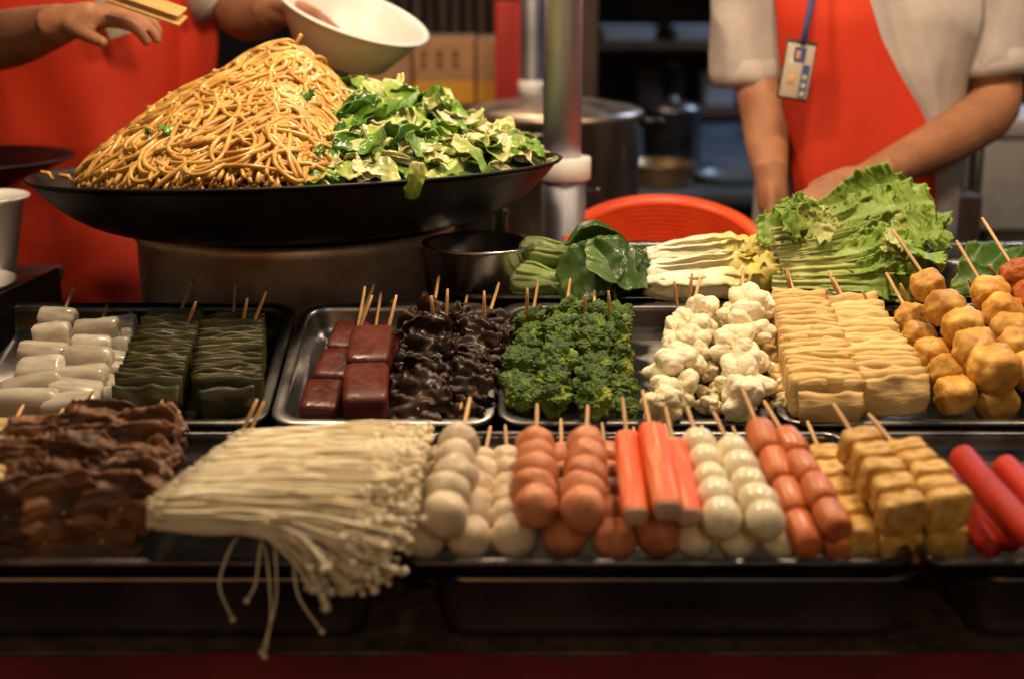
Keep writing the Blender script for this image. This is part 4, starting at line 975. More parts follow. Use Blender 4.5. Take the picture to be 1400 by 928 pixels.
cup = thing('white_cup', (hb[0], 2.03, tz), 'tall white cup of chopped greens at the stall end', 'cup')
hh = hb[2]-tz-.005
V, F = revolve([(.001, 0), (.030, 0), (.033, .004), (.055, hh*.93), (.064, hh), (.062, hh+.002), (.052, hh*.93), (.030, .008), (.001, .008)], 40)
ob('cup_wall', mesh_of(V, F, CUPW), cup, Matrix.Translation((hb[0], 2.03, tz)))
V, F = revolve([(.001, hh*.90), (.030, hh*.91), (.0515, hh*.90)], 24); ob('filling', mesh_of(V, F, CABD, True, {'t': [.7]*len(V)}), cup, Matrix.Translation((hb[0], 2.03, tz)))

# dark pan at left edge on a stand behind
dk = P(-40, 222, 2.30)
pn = thing('dark_pan', (dk[0], 2.34, 0), 'round black iron pan on a stand at the stall end', 'pan')
V, F = revolve([(.001, -.03), (.09, -.03), (.142, -.002), (.150, 0), (.150, .004), (.140, .003), (.088, -.025), (.001, -.025)], 56); ob('pan_body', mesh_of(V, F, IRON), pn, Matrix.Translation((dk[0], 2.34, dk[2])))
V, F = revolve([(.001, 0), (.10, 0), (.10, .02), (.03, .04), (.03, dk[2]-.05), (.08, dk[2]-.0295), (.001, dk[2]-.0295)], 32); ob('stand', mesh_of(V, F, IRON), pn, Matrix.Translation((dk[0], 2.34, 0)))

# ------------------------------------------------------------------ stall frame with hanging lamps
px_ = P(768, 260, 2.26)
pole = thing('steel_pole', (px_[0], 2.26, 0), 'thick shiny steel pole with a white collar behind the wok', 'pole')
zcol = P(770, 232, 2.26)[2]
def cyl(x, y, z0, z1, r, matl, n=32, bev=.002):
    V, F = revolve([(.0005, z0), (r-bev, z0), (r, z0+bev), (r, z1-bev), (r-bev, z1), (.0005, z1)], n); return mesh_of([(a+x, b+y, c) for a, b, c in V], F, matl)
ob('lower_tube', cyl(px_[0]+.003, 2.26, 0, zcol, .0355, POLE), pole)
ob('upper_tube', cyl(px_[0], 2.26, zcol-.05, 2.45, .0305, POLE), pole)
ob('collar', cyl(px_[0]+.004, 2.26, zcol-.016, zcol+.020, .042, PLASTW), pole)
m = MB(); m.tube([(px_[0]+.035, 2.255, zcol-.032), (px_[0]+.055, 2.25, zcol-.032), (px_[0]+.060, 2.249, zcol-.032)], [.004, .004, .007], 10); ob('clamp_screw', m.mesh(STEEL), pole)
p2 = P(727, 60, 3.15); z2 = P(727, 118, 3.15)[2]
pole2 = thing('steel_pole', (p2[0], 3.15, 0), 'thinner steel pole with a white foot collar behind the stock pot', 'pole')
ob('tube', cyl(p2[0], 3.15, 0, 2.45, .0245, POLE), pole2)
ob('collar', cyl(p2[0], 3.15, z2-.02, z2+.012, .029, PLASTW), pole2)
fr = thing('overhead_frame', (0, 2.2, 2.40), 'steel overhead frame of the stall carrying the lamps', 'frame')
for (a, b_) in (((-1.5, 2.26, 2.465), (1.5, 2.26, 2.465)), ((-1.5, 1.73, 2.465), (1.5, 1.73, 2.465)), ((-1.2, 1.40, 2.495), (-1.2, 3.3, 2.495)), ((1.2, 1.40, 2.495), (1.2, 3.3, 2.495)), ((-1.5, 3.15, 2.465), (1.5, 3.15, 2.465))):
    m = MB(); m.tube([a, b_], .018, 12); ob('beam', m.mesh(DSTEEL), fr)
SHADE = mat('enamel lamp shade', (.08, .10, .08), rough=.4, ovar=0)
SHADEI = mat('white enamel inside', (.8, .78, .74), rough=.5, ovar=0)
BULB = emit('bulb glow', (1, .72, .42), 6)
WARM = (1.0, .75, .50)
def pendant(x, y, z, watts, label):
    th = thing('pendant_lamp', (x, y, z), label, 'lamp', 'pendant lamps over the counter')
    V, F = revolve([(.02, .12), (.03, .11), (.15, .0), (.152, 0), (.034, .118), (.02, .126)], 40, True); ob('lamp_shade', mesh_of(V, F, SHADE), th, Matrix.Translation((x, y, z)))
    m = MB(); m.tube([(x, y, z+.10), (x, y, 2.45)], .004, 8); ob('cord', m.mesh(BLACKP), th)
    V, F = sphere(16, 12, .028, .028, .036); ob('bulb', mesh_of(V, F, BULB), th, Matrix.Translation((x, y, z+.07)))
    ld = bpy.data.lights.new('pendant_light', 'SPOT'); ld.energy = watts; ld.color = WARM; ld.spot_size = math.radians(158); ld.spot_blend = .35; ld.shadow_soft_size = .10
    lo = bpy.data.objects.new('pendant_light', ld); C.objects.link(lo); lo.parent = th; lo.location = (0, 0, .025)
pendant(-.36, 1.73, 2.05, 42, 'pendant lamp hanging over the wok end of the counter')
pendant(.36, 1.73, 2.05, 54, 'pendant lamp hanging over the broccoli and cauliflower')
pendant(1.10, 1.73, 2.05, 30, 'pendant lamp hanging over the fried tofu end')

pendant(-.15, 3.05, 2.12, 36, 'added unseen pendant lamp brightening the stock pot behind the stall')  # extra lamp out of view, put in to brighten the background
sl = thing('street_lamp', (.5, -2.6, 0), 'street lamp standing across the lane from the stall', 'lamp')
ob('post', cyl(.5, -2.6, 0, 2.9, .04, DSTEEL), sl)
V, F = revolve([(.001, 2.90), (.06, 2.90), (.20, 2.94), (.21, 2.98), (.10, 3.06), (.001, 3.08)], 32); ob('lamp_head', mesh_of([(a+.5, b-2.6, c) for a, b, c in V], F, SHADE), sl)
V, F = sphere(16, 10, .07, .07, .04); ob('bulb', mesh_of(V, F, BULB), sl, Matrix.Translation((.5, -2.52, 2.87)))
ld = bpy.data.lights.new('street_light', 'SPOT'); ld.energy = 48; ld.color = WARM; ld.spot_size = math.radians(165); ld.shadow_soft_size = .08
lo = bpy.data.objects.new('street_light', ld); C.objects.link(lo); lo.parent = sl; lo.location = (0, .15, 2.80)
# ------------------------------------------------------------------ background
# work table with stock pot
wt = thing('work_table', (.02, 2.9, 0), 'steel work table carrying the stock pot behind the stall', 'table')
ptz = .80
ob('table_top', MB().box(-.35, .48, 2.58, 3.08, ptz-.03, ptz).mesh(DSTEEL, False, .003), wt)
for x in (-.32, .45):
    for y in (2.61, 3.05): ob('leg', MB().box(x-.02, x+.02, y-.02, y+.02, 0, ptz-.03).mesh(DSTEEL, False, .002), wt)
pc = P(757, 160, 2.82); PR = (P(876, 160, 2.82)[0]-P(640, 160, 2.82)[0])/2; pz = P(757, 156, 2.82)[2]
pot = thing('stock_pot', (pc[0], 2.82, ptz), 'wide steel stock pot with a lid behind the pole', 'pot')
V, F = revolve([(.001, 0), (PR-.01, 0), (PR, .01), (PR, pz-ptz-.006), (PR+.005, pz-ptz), (PR-.003, pz-ptz), (PR-.004, .012), (.001, .010)], 72); ob('pot_wall', mesh_of(V, F, POTS), pot, Matrix.Translation((pc[0], 2.82, ptz)))
V, F = revolve([(PR+.006, 0), (PR+.006, .006), (PR*.93, .014), (PR*.55, .026), (.02, .032), (.001, .033), (.001, .0)], 72); pld = ob('lid', mesh_of(V, F, POTS), pot, Matrix.Translation((pc[0], 2.82, pz)))
V, F = revolve([(.001, .030), (.014, .031), (.016, .040), (.026, .048), (.020, .056), (.001, .058)], 24); kn = ob('knob', mesh_of(V, F, STEEL)); kn.parent = pld
m = MB(); yy = 2.82-PR
m.tube([(pc[0]-.10, yy+.012, pz-.025), (pc[0]-.10, yy-.025, pz-.022), (pc[0]-.085, yy-.035, pz-.02), (pc[0]-.015, yy-.035, pz-.02), (pc[0]-.0, yy-.025, pz-.022), (pc[0]-.0, yy+.004, pz-.025)], .006, 10); ob('handle', m.mesh(STEEL), pot)
m = MB(); m.tube([(pc[0]+PR-.006, 2.80, pz-.015), (pc[0]+PR+.035, 2.80, pz-.012), (pc[0]+PR+.042, 2.81, pz-.02), (pc[0]+PR+.042, 2.85, pz-.02), (pc[0]+PR-.006, 2.86, pz-.015)], .009, 10); ob('handle', m.mesh(BLACKP), pot)
# back shelf table for boxes
bt = thing('storage_rack', (-.2, 3.75, 0), 'dark steel rack under the cardboard boxes', 'rack')
bz = P(620, 140, 3.6)[2]
ob('shelf', MB().box(-.62, .12, 3.5, 3.95, bz-.025, bz).mesh(WOOD, False, .003), bt)
for x in (-.6, .1):
    for y in (3.52, 3.93): ob('leg', MB().box(x-.018, x+.018, y-.018, y+.018, 0, bz-.025).mesh(DSTEEL, False, .002), bt)
def carton(u0, u1, v0, label, Y=3.55, marks=True):
    a = P(u0, 140, Y); b_ = P(u1, 140, Y); zt = P(u0, v0, Y)[2]
    th = thing('cardboard_box', ((a[0]+b_[0])/2, Y+.13, bz), label, 'box', 'cardboard boxes')
    ob('carton', MB().box(a[0], b_[0], Y, Y+.26, bz, zt).mesh(CARD, False, .003), th)
    ob('yellow_band', MB().box(a[0]+.001, b_[0]-.001, Y-.0015, Y+.001, bz+.002, bz+(zt-bz)*.36).mesh(YCARD, False), th)
    if marks:
        for i in range(3):
            for j in range(2):
                x = a[0]+(b_[0]-a[0])*(.12+.26*i); z = bz+(zt-bz)*(.72-.16*j); m = MB(); w = (b_[0]-a[0])*.10; h = (zt-bz)*.10
                m.box(x, x+w, Y-.002, Y+.001, z, z+h*.25).box(x, x+w, Y-.002, Y+.001, z+h*.75, z+h).box(x+w*.4, x+w*.62, Y-.002, Y+.001, z+h*.25, z+h*.75)
                ob('printed_mark', m.mesh(INK, False), th)
carton(566, 649, 54, 'cardboard box with rows of dark printed characters behind the cabbage')
carton(652, 700, 55, 'plain cardboard box with a yellow band beside the red cabinet', marks=False)
carton(480, 562, 60, 'cardboard box half hidden behind the white bowl', marks=False)
# slat fence behind
zt = 2.1; fence = thing('slat_fence', (-.4, 4.2, 0), 'dark brown fence of upright timber slats behind the boxes', 'fence')
for k in range(15):
    u = 465 + 17.6*k; x = P(u, 60, 4.2)[0]
    ob('slat', MB().box(x-.011, x+.011, 4.2+rnd(-.004, .004), 4.225, .0, zt+rnd(-.01, .01)).mesh(WOOD, False, .002), fence)
for z in (.3, 1.0, 1.9): ob('rail', MB().box(P(455, 60, 4.2)[0], P(722, 60, 4.2)[0], 4.226, 4.255, z-.03, z+.03).mesh(WOOD, False, .002), fence)
# red cabinet
x0 = P(677, 60, 3.42)[0]; x1 = P(716, 60, 3.42)[0]; zt = P(690, 3, 3.42)[2]
rc = thing('red_cabinet', ((x0+x1)/2, 3.46, 0), 'tall narrow red metal cabinet beside the thin pole', 'cabinet')
ob('case', MB().box(x0, x1, 3.42, 3.49, .02, zt).mesh(REDPAINT, False, .004), rc)
ob('foot', MB().box(x0+.006, x1-.006, 3.425, 3.485, 0, .021).mesh(BLACKP, False), rc)
m = MB(); m.box(x1-.012, x1-.008, 3.408, 3.42, 1.0, 1.06); ob('handle', m.mesh(STEEL, False), rc)
x0 = P(786, 60, 3.6)[0]; x1 = P(817, 60, 3.6)[0]
tag(ob('timber_post', MB().box(x0, x1, 3.6, 3.66, 0, 2.5).mesh(BROWNWALL, False, .004)), 'square brown timber post behind the stock pot', 'post')
# blue grey table far right with vessels
bt2 = thing('back_table', (.95, 4.2, 0), 'blue grey table behind the cook with the badge', 'table')
tz2 = .86
ob('table_top', MB().box(.28, 1.75, 3.35, 4.9, tz2-.03, tz2).mesh(BLUETOP, False, .004), bt2)
for x in (.33, 1.70):
    for y in (3.4, 4.85): ob('leg', MB().box(x-.02, x+.02, y-.02, y+.02, 0, tz2-.03).mesh(DSTEEL, False, .002), bt2)
def rpot(u, v, Y, r, h, label, name, matl=STEEL, cat='pot', lid=True):
    p = P(u, v, Y); V, F = revolve([(.001, 0), (r-.006, 0), (r, .006), (r, h-.004), (r+.004, h), (r-.002, h), (r-.004, .01), (.001, .008)], 40)
    th = thing(name, (p[0], Y, tz2), label, cat); M = Matrix.Translation((p[0], Y, tz2))
    ob('vessel_wall', mesh_of(V, F, matl), th, M)
    if lid:
        V, F = revolve([(r+.003, h), (r+.003, h+.004), (r*.6, h+.018), (.012, h+.022), (.012, h+.034), (.001, h+.036), (.001, h)], 40); ob('lid', mesh_of(V, F, matl), th, M)
rpot(918, 200, 3.75, .075, .16, 'tall steel canister with a lid on the blue table', 'steel_canister', DSTEEL, 'canister')
rpot(903, 245, 3.5, .085, .055, 'wide brass coloured pan on the blue table', 'brass_pan', mat('brass', (.42, .27, .14), (.3, .18, .09), 20, .35, .9, ovar=0), 'pan', False)
rpot(1000, 240, 3.55, .09, .02, 'flat dark dish on the blue table', 'dark_dish', BLUETOP, 'dish', False)
# shelf unit on the back wall
sh = thing('wall_shelf', (1.0, 5.5, 0), 'dark shelving with pale plastic trays against the back wall', 'shelf')
z1 = P(860, 58, 5.4)[2]; z0 = P(860, 150, 5.4)[2]
for z in (z0, z1, z1+.35): ob('shelf_board', MB().box(.30, 2.5, 5.35, 5.8, z-.025, z).mesh(WOOD, False, .003), sh)
for x in (.31, 1.4, 2.49): ob('upright', MB().box(x-.02, x+.02, 5.80, 5.84, 0, z1+.6).mesh(DSTEEL, False), sh)
for (u, w, h, zz, matl, lab) in ((858, .22, .05, z1, LTRAY, 'pale blue plastic tray lying on the wall shelf'), (955, .20, .05, z1, LTRAY, 'pale plastic tray beside another on the wall shelf'), (925, .08, .16, z0, STEEL, 'steel jug on the lower wall shelf'), (890, .12, .14, z0, DARK, 'dark crock on the lower wall shelf'), (985, .14, .12, z0, LTRAY, 'pale plastic tub on the lower wall shelf')):
    x = P(u, 60, 5.5)[0]; me = pan_mesh(-w/2, w/2, -.09, .09, h, r=.025, flange=.006, taper=.006, matl=matl)
    tag(ob('storage_tub', me, None, Matrix.Translation((x, 5.55, zz+h+.002))), lab, 'tub')
# foam box and posts at far right
x0 = P(1346, 240, 2.95)[0]; zt = P(1370, 190, 2.95)[2]; zb_ = P(1370, 318, 2.95)[2]
ft = thing('foam_box', (x0+.2, 3.1, 0), 'pale grey foam box with a lid on a stand beside the cook', 'box')
ob('box_wall', MB().box(x0, x0+.42, 2.95, 3.25, zb_, zt).mesh(FOAM, False, .012, 3), ft)
ob('lid', MB().box(x0-.012, x0+.432, 2.938, 3.262, zt+.0005, zt+.04).mesh(FOAM, False, .012, 3), ft)
ob('stand', MB().box(x0+.02, x0+.40, 2.97, 3.23, 0, zb_-.0005).mesh(DSTEEL, False, .004), ft)
for u, w, lab in ((1322, .02, 'upright steel tube between the cook and the foam box'), (1338, .012, 'thin dark upright tube beside the foam box')):
    p = P(u, 200, 2.9); tag(ob('upright_tube', cyl(p[0], 2.9, 0, 1.25, w, DSTEEL)), lab, 'tube')
p = P(1299, 238, 2.8)
pk_ = thing('snack_packet', (p[0], 2.8, .9), 'small green and orange snack packet standing behind the cook', 'packet')
PKG = mat('green print', (.05, .22, .07), rough=.4, ovar=0); PKO = mat('orange print', (.6, .25, .04), rough=.4, ovar=0)
zp = P(1299, 262, 2.8)[2]
ob('packet_wall', MB().box(p[0]-.02, p[0]+.02, 2.79, 2.81, zp, zp+.07).mesh(PKG, True, .006, 3), pk_)
ob('orange_print', MB().box(p[0]-.014, p[0]+.014, 2.7885, 2.7901, zp+.012, zp+.036).mesh(PKO, False), pk_)
pk_.location = (p[0], 2.8, zp)
for o in list(pk_.children): o.matrix_basis = Matrix.Translation(-Vector(pk_.location))
cr = thing('crate_stand', (p[0], 2.83, 0), 'dark crate behind the cook under the snack packet', 'crate')
ob('crate_body', MB().box(p[0]-.06, p[0]+.05, 2.74, 2.92, 0, zp-.001).mesh(WOOD, False, .004), cr)

# cool tube lamp at the neighbouring stall, lighting the background
tl = thing('tube_lamp', (1.9, 4.3, 2.45), 'cool white tube lamp over the neighbouring stall', 'lamp')
m = MB(); m.tube([(1.3, 4.3, 2.43), (2.5, 4.3, 2.43)], .014, 12); ob('tube', m.mesh(emit('cool tube', (.55, .68, 1), 5)), tl)
ob('fitting', MB().box(1.28, 2.52, 4.27, 4.33, 2.452, 2.50).mesh(PLASTW, False, .004), tl)
for x in (1.4, 2.4): ob('hanger', MB().box(x-.006, x+.006, 4.294, 4.306, 2.50, 3.0).mesh(DSTEEL, False), tl)
ld = bpy.data.lights.new('tube_light', 'AREA'); ld.shape = 'RECTANGLE'; ld.size = 1.2; ld.size_y = .03; ld.energy = 45; ld.color = (.55, .68, 1)
lo = bpy.data.objects.new('tube_light', ld); C.objects.link(lo); lo.parent = tl; lo.location = (0, 0, -.04)

# ================================================================== PEOPLE
SKIN = mat('skin', (.36, .165, .085), (.26, .11, .054), 16, .58, sss=.15, sssr=.006, bump=.35, bscale=90, ovar=0, detail=8)
SHIRT = mat('white shirt cloth', (.44, .385, .36), (.38, .33, .31), 14, .8, bump=.9, bscale=18, ovar=0, detail=6)
APRON = mat('red apron cloth', (.54, .034, .009), (.47, .027, .007), 8, .62, bump=.3, bscale=350, ovar=0)
TROUS = mat('dark trousers cloth', (.02, .02, .028), rough=.8, ovar=0)
HAIR = mat('black hair', (.012, .010, .009), rough=.45, ovar=0, bump=.6, bscale=150)
EYEW = mat('eye white', (.7, .68, .64), rough=.2, ovar=0); SHOE = mat('black shoe', (.015, .015, .015), rough=.4, ovar=0)
def ell(m, c, rx, ry, rz, M=None):
    V, F = sphere(24, 16, rx, ry, rz)
    m.add([tuple((M @ Vector(p) if M else Vector(p)) + Vector(c)) for p in V], F)
def limb(m, pts, rad, sides=16, sub=6):
    pts = np.array(pts, float); n = len(pts); t = np.arange(n); tt = np.linspace(0, n-1, (n-1)*sub+1)
    pp = np.stack([np.interp(tt, t, pts[:, k]) for k in range(3)], 1); rr = np.interp(tt, t, rad)
    for _ in range(3): pp[1:-1] = (pp[:-2]+2*pp[1:-1]+pp[2:])/4; rr[1:-1] = (rr[:-2]+2*rr[1:-1]+rr[2:])/4
    m.tube(pp, rr, sides)
def hand(m, wrist, d, palm_n, side, curl=25, scale=1.0, spread=6, thumb_out=35):
    """wrist point, direction of the fingers, normal out of the palm, side = +1/-1 where the thumb leaves"""
    d = Vector(d).normalized(); pn = Vector(palm_n); pn = (pn - d*pn.dot(d)).normalized(); sx = d.cross(pn).normalized()*side; w = Vector(wrist); s = scale
    M = Matrix((sx, d, pn)).transposed()
    ell(m, w + d*.045*s, .040*s, .052*s, .0165*s, M)
    ell(m, w + d*.068*s - sx*.006*s, .041*s, .026*s, .0145*s, M)
    limb(m, [w - d*.03*s, w + d*.012*s, w + d*.05*s], [.025*s, .026*s, .024*s])
    for k, (off, L) in enumerate(((.029, .070), (.010, .080), (-.010, .075), (-.028, .058))):
        p = w + d*.082*s + sx*off*s; a = math.radians(spread*(1.5-k)); dd = (d*math.cos(a) + sx*math.sin(a)).normalized(); pts = [p - dd*.02*s]; r = [.0098*s]
        c = math.radians(curl*rnd(.85, 1.15)); cur = c*.5; pts.append(p); r.append(.0097*s)
        for frac, rad in ((.45, .0090), (.30, .0082), (.25, .0070)):
            v = dd*math.cos(cur) + pn*math.sin(cur); p = p + v*L*frac*s; pts.append(p); r.append(rad*s); cur += c
        limb(m, pts, r, 10, 4)
    tb = w + d*.028*s + sx*.030*s; a = math.radians(thumb_out); td = (d*math.cos(a) + sx*math.sin(a) + pn*.35).normalized()
    t2 = (td + d*.35 + pn*.15).normalized()
    limb(m, [w + d*.012*s + sx*.012*s, tb, tb + td*.036*s, tb + td*.036*s + t2*.030*s], [.014*s, .0135*s, .0108*s, .0078*s], 10, 4)
def remesh(m, matl, vox, sm=6, fold=0, fs=9, seed=0):
    me = mesh_of(m.v, m.f, matl)
    r = bake(me, [('REMESH', dict(mode='VOXEL', voxel_size=vox)), ('SMOOTH', dict(factor=.5, iterations=sm))])
    if not r.materials: r.materials.append(matl)
    if fold:
        nrm = [v.normal.copy() for v in r.vertices]
        for v, n_ in zip(r.vertices, nrm):
            p = v.co; v.co += n_*fold*(.7*mnoise.noise(Vector((p.x*fs, p.y*fs, p.z*fs*.45+seed))) + .9*(.35-abs(mnoise.noise(Vector((p.x*fs*1.5+p.z*4, p.y*fs*1.3, p.z*fs*.6+seed))))))
        r.update()
    return r
def loft(m, secs, n=32):
    V = []; F = []
    for (c, rx, ry, yaw) in secs:
        for i in range(n):
            a = 2*PI*i/n; q = (abs(math.cos(a))**2.4+abs(math.sin(a))**2.4)**(-1/2.4)
            x = rx*q*math.cos(a); y = ry*q*math.sin(a); cy, sy = math.cos(yaw), math.sin(yaw)
            V.append((c[0]+x*cy-y*sy, c[1]+x*sy+y*cy, c[2]))
    for k in range(len(secs)-1):
        for i in range(n): j = (i+1) % n; F.append((k*n+i, k*n+j, (k+1)*n+j, (k+1)*n+i))
    F.append(tuple(range(n))[::-1]); F.append(tuple((len(secs)-1)*n+i for i in range(n)))
    m.add(V, F)
def person(cx, cy, yaw, label, arms, sleeves, xl, xr, ztop, zbot, seed):
    th = thing('person', (cx, cy, 0), label, 'person')
    body = MB()
    secs = [((cx, cy, .86), .165, .11, yaw), ((cx, cy, 1.0), .155, .105, yaw), ((cx, cy, 1.15), .16, .11, yaw), ((cx, cy, 1.3), .18, .115, yaw), ((cx, cy, 1.40), .18, .10, yaw), ((cx, cy, 1.455), .12, .075, yaw), ((cx, cy, 1.48), .06, .055, yaw)]
    loft(body, secs)
    limb(body, [(cx, cy+.01, 1.44), (cx, cy, 1.5), (cx, cy-.01, 1.58)], [.065, .056, .055])
    hc = Vector((cx, cy-.02, 1.655)); ell(body, hc + Vector((0, .01, .02)), .075, .092, .095); ell(body, hc + Vector((0, -.015, -.045)), .058, .068, .066)
    limb(body, [hc+Vector((0, -.078, .02)), hc+Vector((0, -.096, -.012)), hc+Vector((0, -.075, -.022))], [.008, .014, .010], 10)
    for s in (-1, 1):
        ell(body, hc + Vector((s*.076, .012, .0)), .010, .02, .032)
        ell(body, hc + Vector((s*.045, -.06, -.012)), .024, .02, .02)
    limb(body, [hc+Vector((-.022, -.074, -.055)), hc+Vector((0, -.083, -.055)), hc+Vector((.022, -.074, -.055))], [.005, .008, .005], 8)
    for s in (-1, 1): limb(body, [(cx+s*.09, cy, .90), (cx+s*.095, cy-.005, .50), (cx+s*.10, cy+.015, .10), (cx+s*.10, cy-.01, .06)], [.085, .058, .042, .045]); ell(body, (cx+s*.10, cy-.05, .045), .04, .11, .04)
    for a in arms:
        limb(body, a['pts'], a['rad']); hand(body, a['pts'][-1], a['d'], a['n'], a['side'], a.get('curl', 25), a.get('scale', 1.0), a.get('spread', 6), a.get('thumb', 35))
    ob('body', remesh(body, SKIN, .0045, 4), th)
    for s in (-1, 1):
        V, F = sphere(12, 8, .012, .012, .012); ob('eye', mesh_of(V, F, EYEW), th, Matrix.Translation(hc+Vector((s*.032, -.070, .012))))
    hr = MB(); ell(hr, hc + Vector((0, .022, .045)), .084, .096, .088); ell(hr, hc + Vector((0, .05, -.02)), .078, .065, .08); ob('hair', remesh(hr, HAIR, .007, 2, .006, 40), th)
    sh = MB(); loft(sh, [((c[0], c[1], c[2]-(.02 if k == 0 else 0)), rx+.018, ry+.016, w) for k, (c, rx, ry, w) in enumerate(secs[:-1])])
    for pts, rad in sleeves: limb(sh, pts, rad, 24)
    ob('shirt', remesh(sh, SHIRT, .006, 6, .020, 9, seed), th)
    for pts, rad in sleeves:            # stitched cuff band
        p0, p1 = np.array(pts[-2]), np.array(pts[-1]); d = (p1-p0)/np.linalg.norm(p1-p0); r1 = rad[-1]
        hm = MB(); hm.tube([p1-d*.034, p1-d*.032, p1-d*.012, p1+d*.006, p1+d*.007, p1+d*.005, p1-d*.01], [r1+.000, r1+.005, r1+.0065, r1+.0075, r1+.0065, r1+.004, r1-.004], 32, False); ob('sleeve_hem', hm.mesh(SHIRT), th)
    tr_ = MB()
    for s in (-1, 1): limb(tr_, [(cx+s*.085, cy, .92), (cx+s*.095, cy, .50), (cx+s*.10, cy+.015, .09)], [.105, .085, .07])
    loft(tr_, [((cx, cy, .80), .17, .115, yaw), ((cx, cy, .92), .172, .118, yaw), ((cx, cy, 1.0), .162, .112, yaw)])
    ob('trousers', remesh(tr_, TROUS, .009, 6, .006, 8), th)
    for s in (-1, 1):
        m = MB(); ell(m, (cx+s*.10, cy-.045, .042), .048, .125, .042); ob('shoe', m.mesh(SHOE), th)
    # apron: a hung sheet in front of the shirt
    V = []; F = []; nx = 56; nz_ = 70
    for j in range(nz_+1):
        z = ztop + (zbot-ztop)*j/nz_; a, b_ = xl(z), xr(z)
        rx = np.interp(z, [.86, 1.0, 1.15, 1.3, 1.4], [.165, .155, .16, .18, .18])+.032; ry = np.interp(z, [.86, 1.0, 1.15, 1.3, 1.4], [.11, .105, .11, .115, .10])+.032
        for i in range(nx+1):
            x = a+(b_-a)*i/nx; e = max(-.985, min(.985, (x-cx)/rx)); yl = -ry*(1-abs(e)**2.4)**(1/2.4)
            y = cy + yl + (x-cx)*math.sin(yaw)*.55
            y -= .026 + .030*nz((x*6, z*2.0, seed), 1, seed) + .009*math.sin(x*31+z*3+2.5*nz((x*5, z*3, 1), 1, seed)+seed)*min(1, max(.15, (1.30-z)*3.5)) + .004*nz((x*14, z*7, 2), 1, seed)
            if z < 1.0: y -= (1.0-z)*.10
            V.append((x, y, z))
    for j in range(nz_):
        for i in range(nx): a = j*(nx+1)+i; F.append((a, a+nx+1, a+nx+2, a+1))
    ob('apron', bake(mesh_of(V, F, APRON), [('SOLIDIFY', dict(thickness=.002))]), th)
    return th
V3 = lambda u, v, Y: tuple(P(u, v, Y))
X = lambda u, v, Y: P(u, v, Y)[0]
def zof(v, Y): return P(700, v, Y)[2]
# cook with the badge
RY = 2.52; rcx = X(1178, 100, RY)
def lerp_edge(pts, Y):
    zs = [zof(v, Y) for u, v in pts][::-1]; xs_ = [X(u, v, Y) for u, v in pts][::-1]
    return lambda z: float(np.interp(z, zs, xs_))
rxl = lerp_edge([(1064, -70), (1063, 0), (1070, 90), (1078, 180), (1088, 300), (1085, 420)], RY-.13)
rxr = lerp_edge([(1172, -70), (1181, 0), (1196, 50), (1222, 100), (1252, 150), (1268, 190), (1275, 300), (1280, 420)], RY-.12)
person(rcx, RY, math.radians(-8), 'cook in a red apron and white short sleeved shirt bending over the lettuce', [
    dict(pts=[V3(1035, -70, RY), V3(1030, 60, RY), V3(1045, 150, RY-.06), V3(1048, 195, RY-.12), V3(1055, 248, RY-.20)], rad=[.058, .050, .042, .037, .026], d=(.02, -.35, -.9), n=(.9, -.2, .1), side=-1, curl=34, scale=.98),
    dict(pts=[V3(1318, -70, RY), V3(1350, 60, RY-.02), V3(1362, 150, RY-.05), V3(1290, 195, RY-.18), V3(1195, 240, RY-.32)], rad=[.058, .052, .048, .042, .027], d=(-.88, -.25, -.38), n=(-.2, .3, -.9), side=-1, curl=18, scale=1.0)],
    [([V3(1070, -95, RY), V3(1040, -55, RY), V3(1031, 40, RY), V3(1029, 112, RY-.01)], [.075, .078, .068, .064]),
     ([V3(1280, -95, RY), V3(1312, -60, RY), V3(1346, 20, RY-.015), V3(1351, 100, RY-.03)], [.075, .088, .076, .068])], rxl, rxr, zof(-62, RY), .45, 3)
# name badge on a lanyard
bdM = Matrix.Translation(Vector(P(1090, 98, RY-.195))) @ R('Y', 9) @ R('X', -6) @ S(.86, 1, .95)
bd = thing('id_badge', P(1090, 98, RY-.195), 'plastic name badge with a blue print hanging on the red apron', 'badge')
CARDW = mat('badge card', (.42, .35, .27), (.38, .31, .24), 20, .3, ovar=0, coat=.5); BLUEP = mat('blue print', (.04, .07, .20), rough=.4, ovar=0); TAN = mat('tan print', (.45, .24, .12), rough=.4, ovar=0)
ob('card', MB().box(-.0265, .0265, -.0015, .0015, -.045, .045).mesh(CARDW, True, .001), bd, bdM)
ob('holder', MB().box(-.029, .029, .0016, .003, -.048, .052).mesh(BLACKP, True, .0005), bd, bdM)
ob('blue_stripe', MB().box(.008, .022, -.0026, -.001, -.042, .012).mesh(BLUEP, False), bd, bdM)
m = MB()
for k in range(3): m.box(.011, .019, -.0032, -.0025, -.012-.014*k, -.004-.014*k)
ob('stripe_characters', m.mesh(CARDW, False), bd, bdM)
ob('portrait_print', MB().box(-.012, .010, -.0026, -.001, .016, .040).mesh(BLUEP, False), bd, bdM)
ob('portrait_face', MB().box(-.008, .000, -.0032, -.0025, .020, .034).mesh(TAN, True, .003), bd, bdM)
ob('tan_seal', MB().box(-.017, -.004, -.0026, -.001, -.022, -.008).mesh(mat('pale orange print', (.55, .30, .14), rough=.4, ovar=0), True, .003), bd, bdM)
m = MB()
lp = [P(1098, 60, RY-.194), P(1104, 30, RY-.19), P(1110, 0, RY-.185), P(1116, -60, RY-.17)]
m.tube(lp, .005, 8); ob('lanyard', m.mesh(BLUEP), bd)
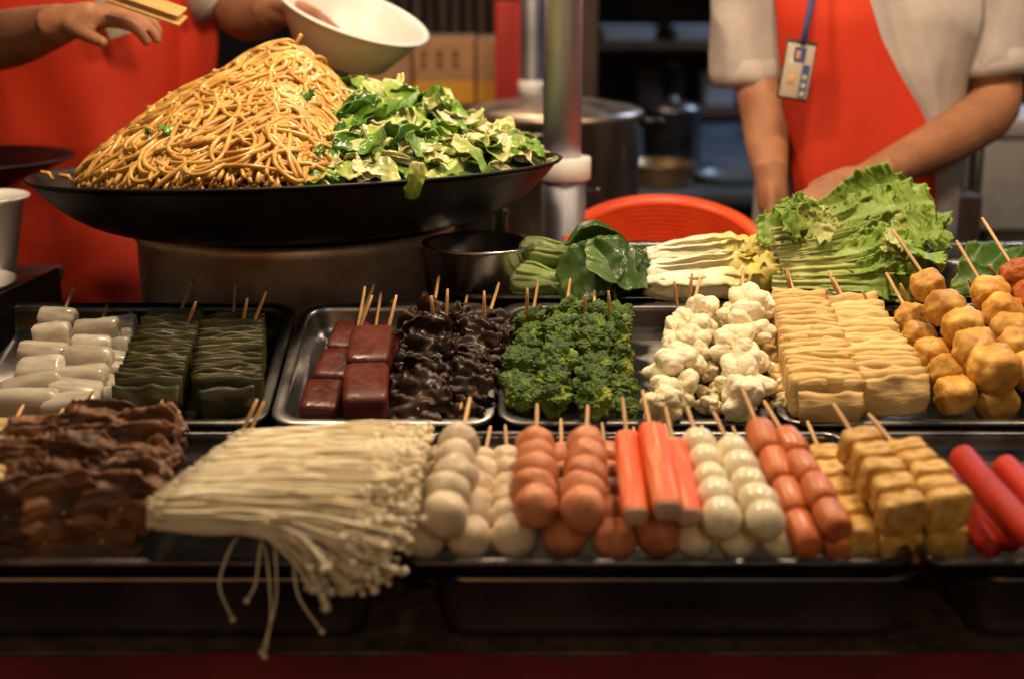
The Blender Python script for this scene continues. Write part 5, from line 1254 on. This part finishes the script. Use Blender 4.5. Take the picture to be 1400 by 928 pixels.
# cook at the wok
LY = 2.66; lcx = X(112, 100, LY)
lxl = lerp_edge([(-40, -80), (-40, 420)], LY-.13); lxr = lerp_edge([(268, -70), (286, 0), (289, 60), (284, 120), (290, 420)], LY-.12)
person(lcx, LY, math.radians(6), 'cook in a red apron tossing noodles behind the wok', [
    dict(pts=[V3(-45, -90, LY), V3(-70, 20, LY-.10), V3(-70, 70, LY-.16), V3(20, 52, LY-.34), V3(86, 32, LY-.46)], rad=[.062, .056, .050, .047, .030], d=(.88, -.12, .14), n=(.1, .25, -.9), side=-1, curl=30, scale=1.05),
    dict(pts=[V3(270, -90, LY), V3(318, -12, LY-.04), V3(338, 20, LY-.08), V3(358, 20, LY-.13), V3(374, 14, LY-.17)], rad=[.060, .056, .052, .042, .030], d=(.8, -.35, -.1), n=(.2, -.5, -.8), side=1, curl=30)],
    [([V3(-20, -105, LY), V3(-45, -80, LY), V3(-64, -10, LY-.07)], [.075, .078, .066]),
     ([V3(235, -105, LY), V3(270, -80, LY), V3(318, 6, LY-.045)], [.078, .080, .068])], lxl, lxr, zof(-72, LY), .45, 9)
# wooden tongs in the hand
hp = P(158, 14, LY-.50); m = MB()
e0 = P(150, -10, LY-.52); e1 = P(250, 24, LY-.56)
tg = thing('wooden_tongs', e1, 'flat pale wooden tongs held above the noodles', 'tongs')
TW = mat('pale wood', (.58, .36, .13), (.48, .28, .09), 20, .5, stretch=(3, .3, 3), ovar=.1)
for dz in (-.006, .006):
    m = MB(); m.box(-.012, .012, 0, float(np.linalg.norm(e1-e0)), -.002, .002); ob('blade', m.mesh(TW, False, .001), tg, frame(e0+np.array([0, 0, dz]), e1-e0, (0, -.5, .8)))
# lanyard card of the wok cook
bq = P(165, 32, LY-.20); th = thing('id_badge', bq, 'small badge card peeping out below the wok cook hand', 'badge'); M = Matrix.Translation(Vector(bq)) @ R('Y', -18)
ob('card', MB().box(-.027, .027, -.001, .001, -.02, .06).mesh(CARDW, True, .0006), th, M); ob('blue_print', MB().box(.002, .022, -.002, -.0005, -.014, .05).mesh(BLUEP, False), th, M)
# white plastic bowl being tipped
V, F = revolve([(.001, .118), (.075, .118), (.092, .108), (.135, .02), (.142, .0), (.150, -.002), (.152, -.008), (.146, -.010), (.138, -.004), (.131, .018), (.088, .104), (.074, .113), (.001, .113)], 64)
bc = P(482, 20, LY-.27)
tag(ob('white_basin', mesh_of(V, F, PLASTW), None, Matrix.Translation(Vector(bc)) @ R('Y', 20) @ R('X', 12) @ R('X', 180) @ S(.86, .86, .66)), 'white plastic basin held above the noodles', 'basin')

bpy.data.scenes.remove(BAKE)
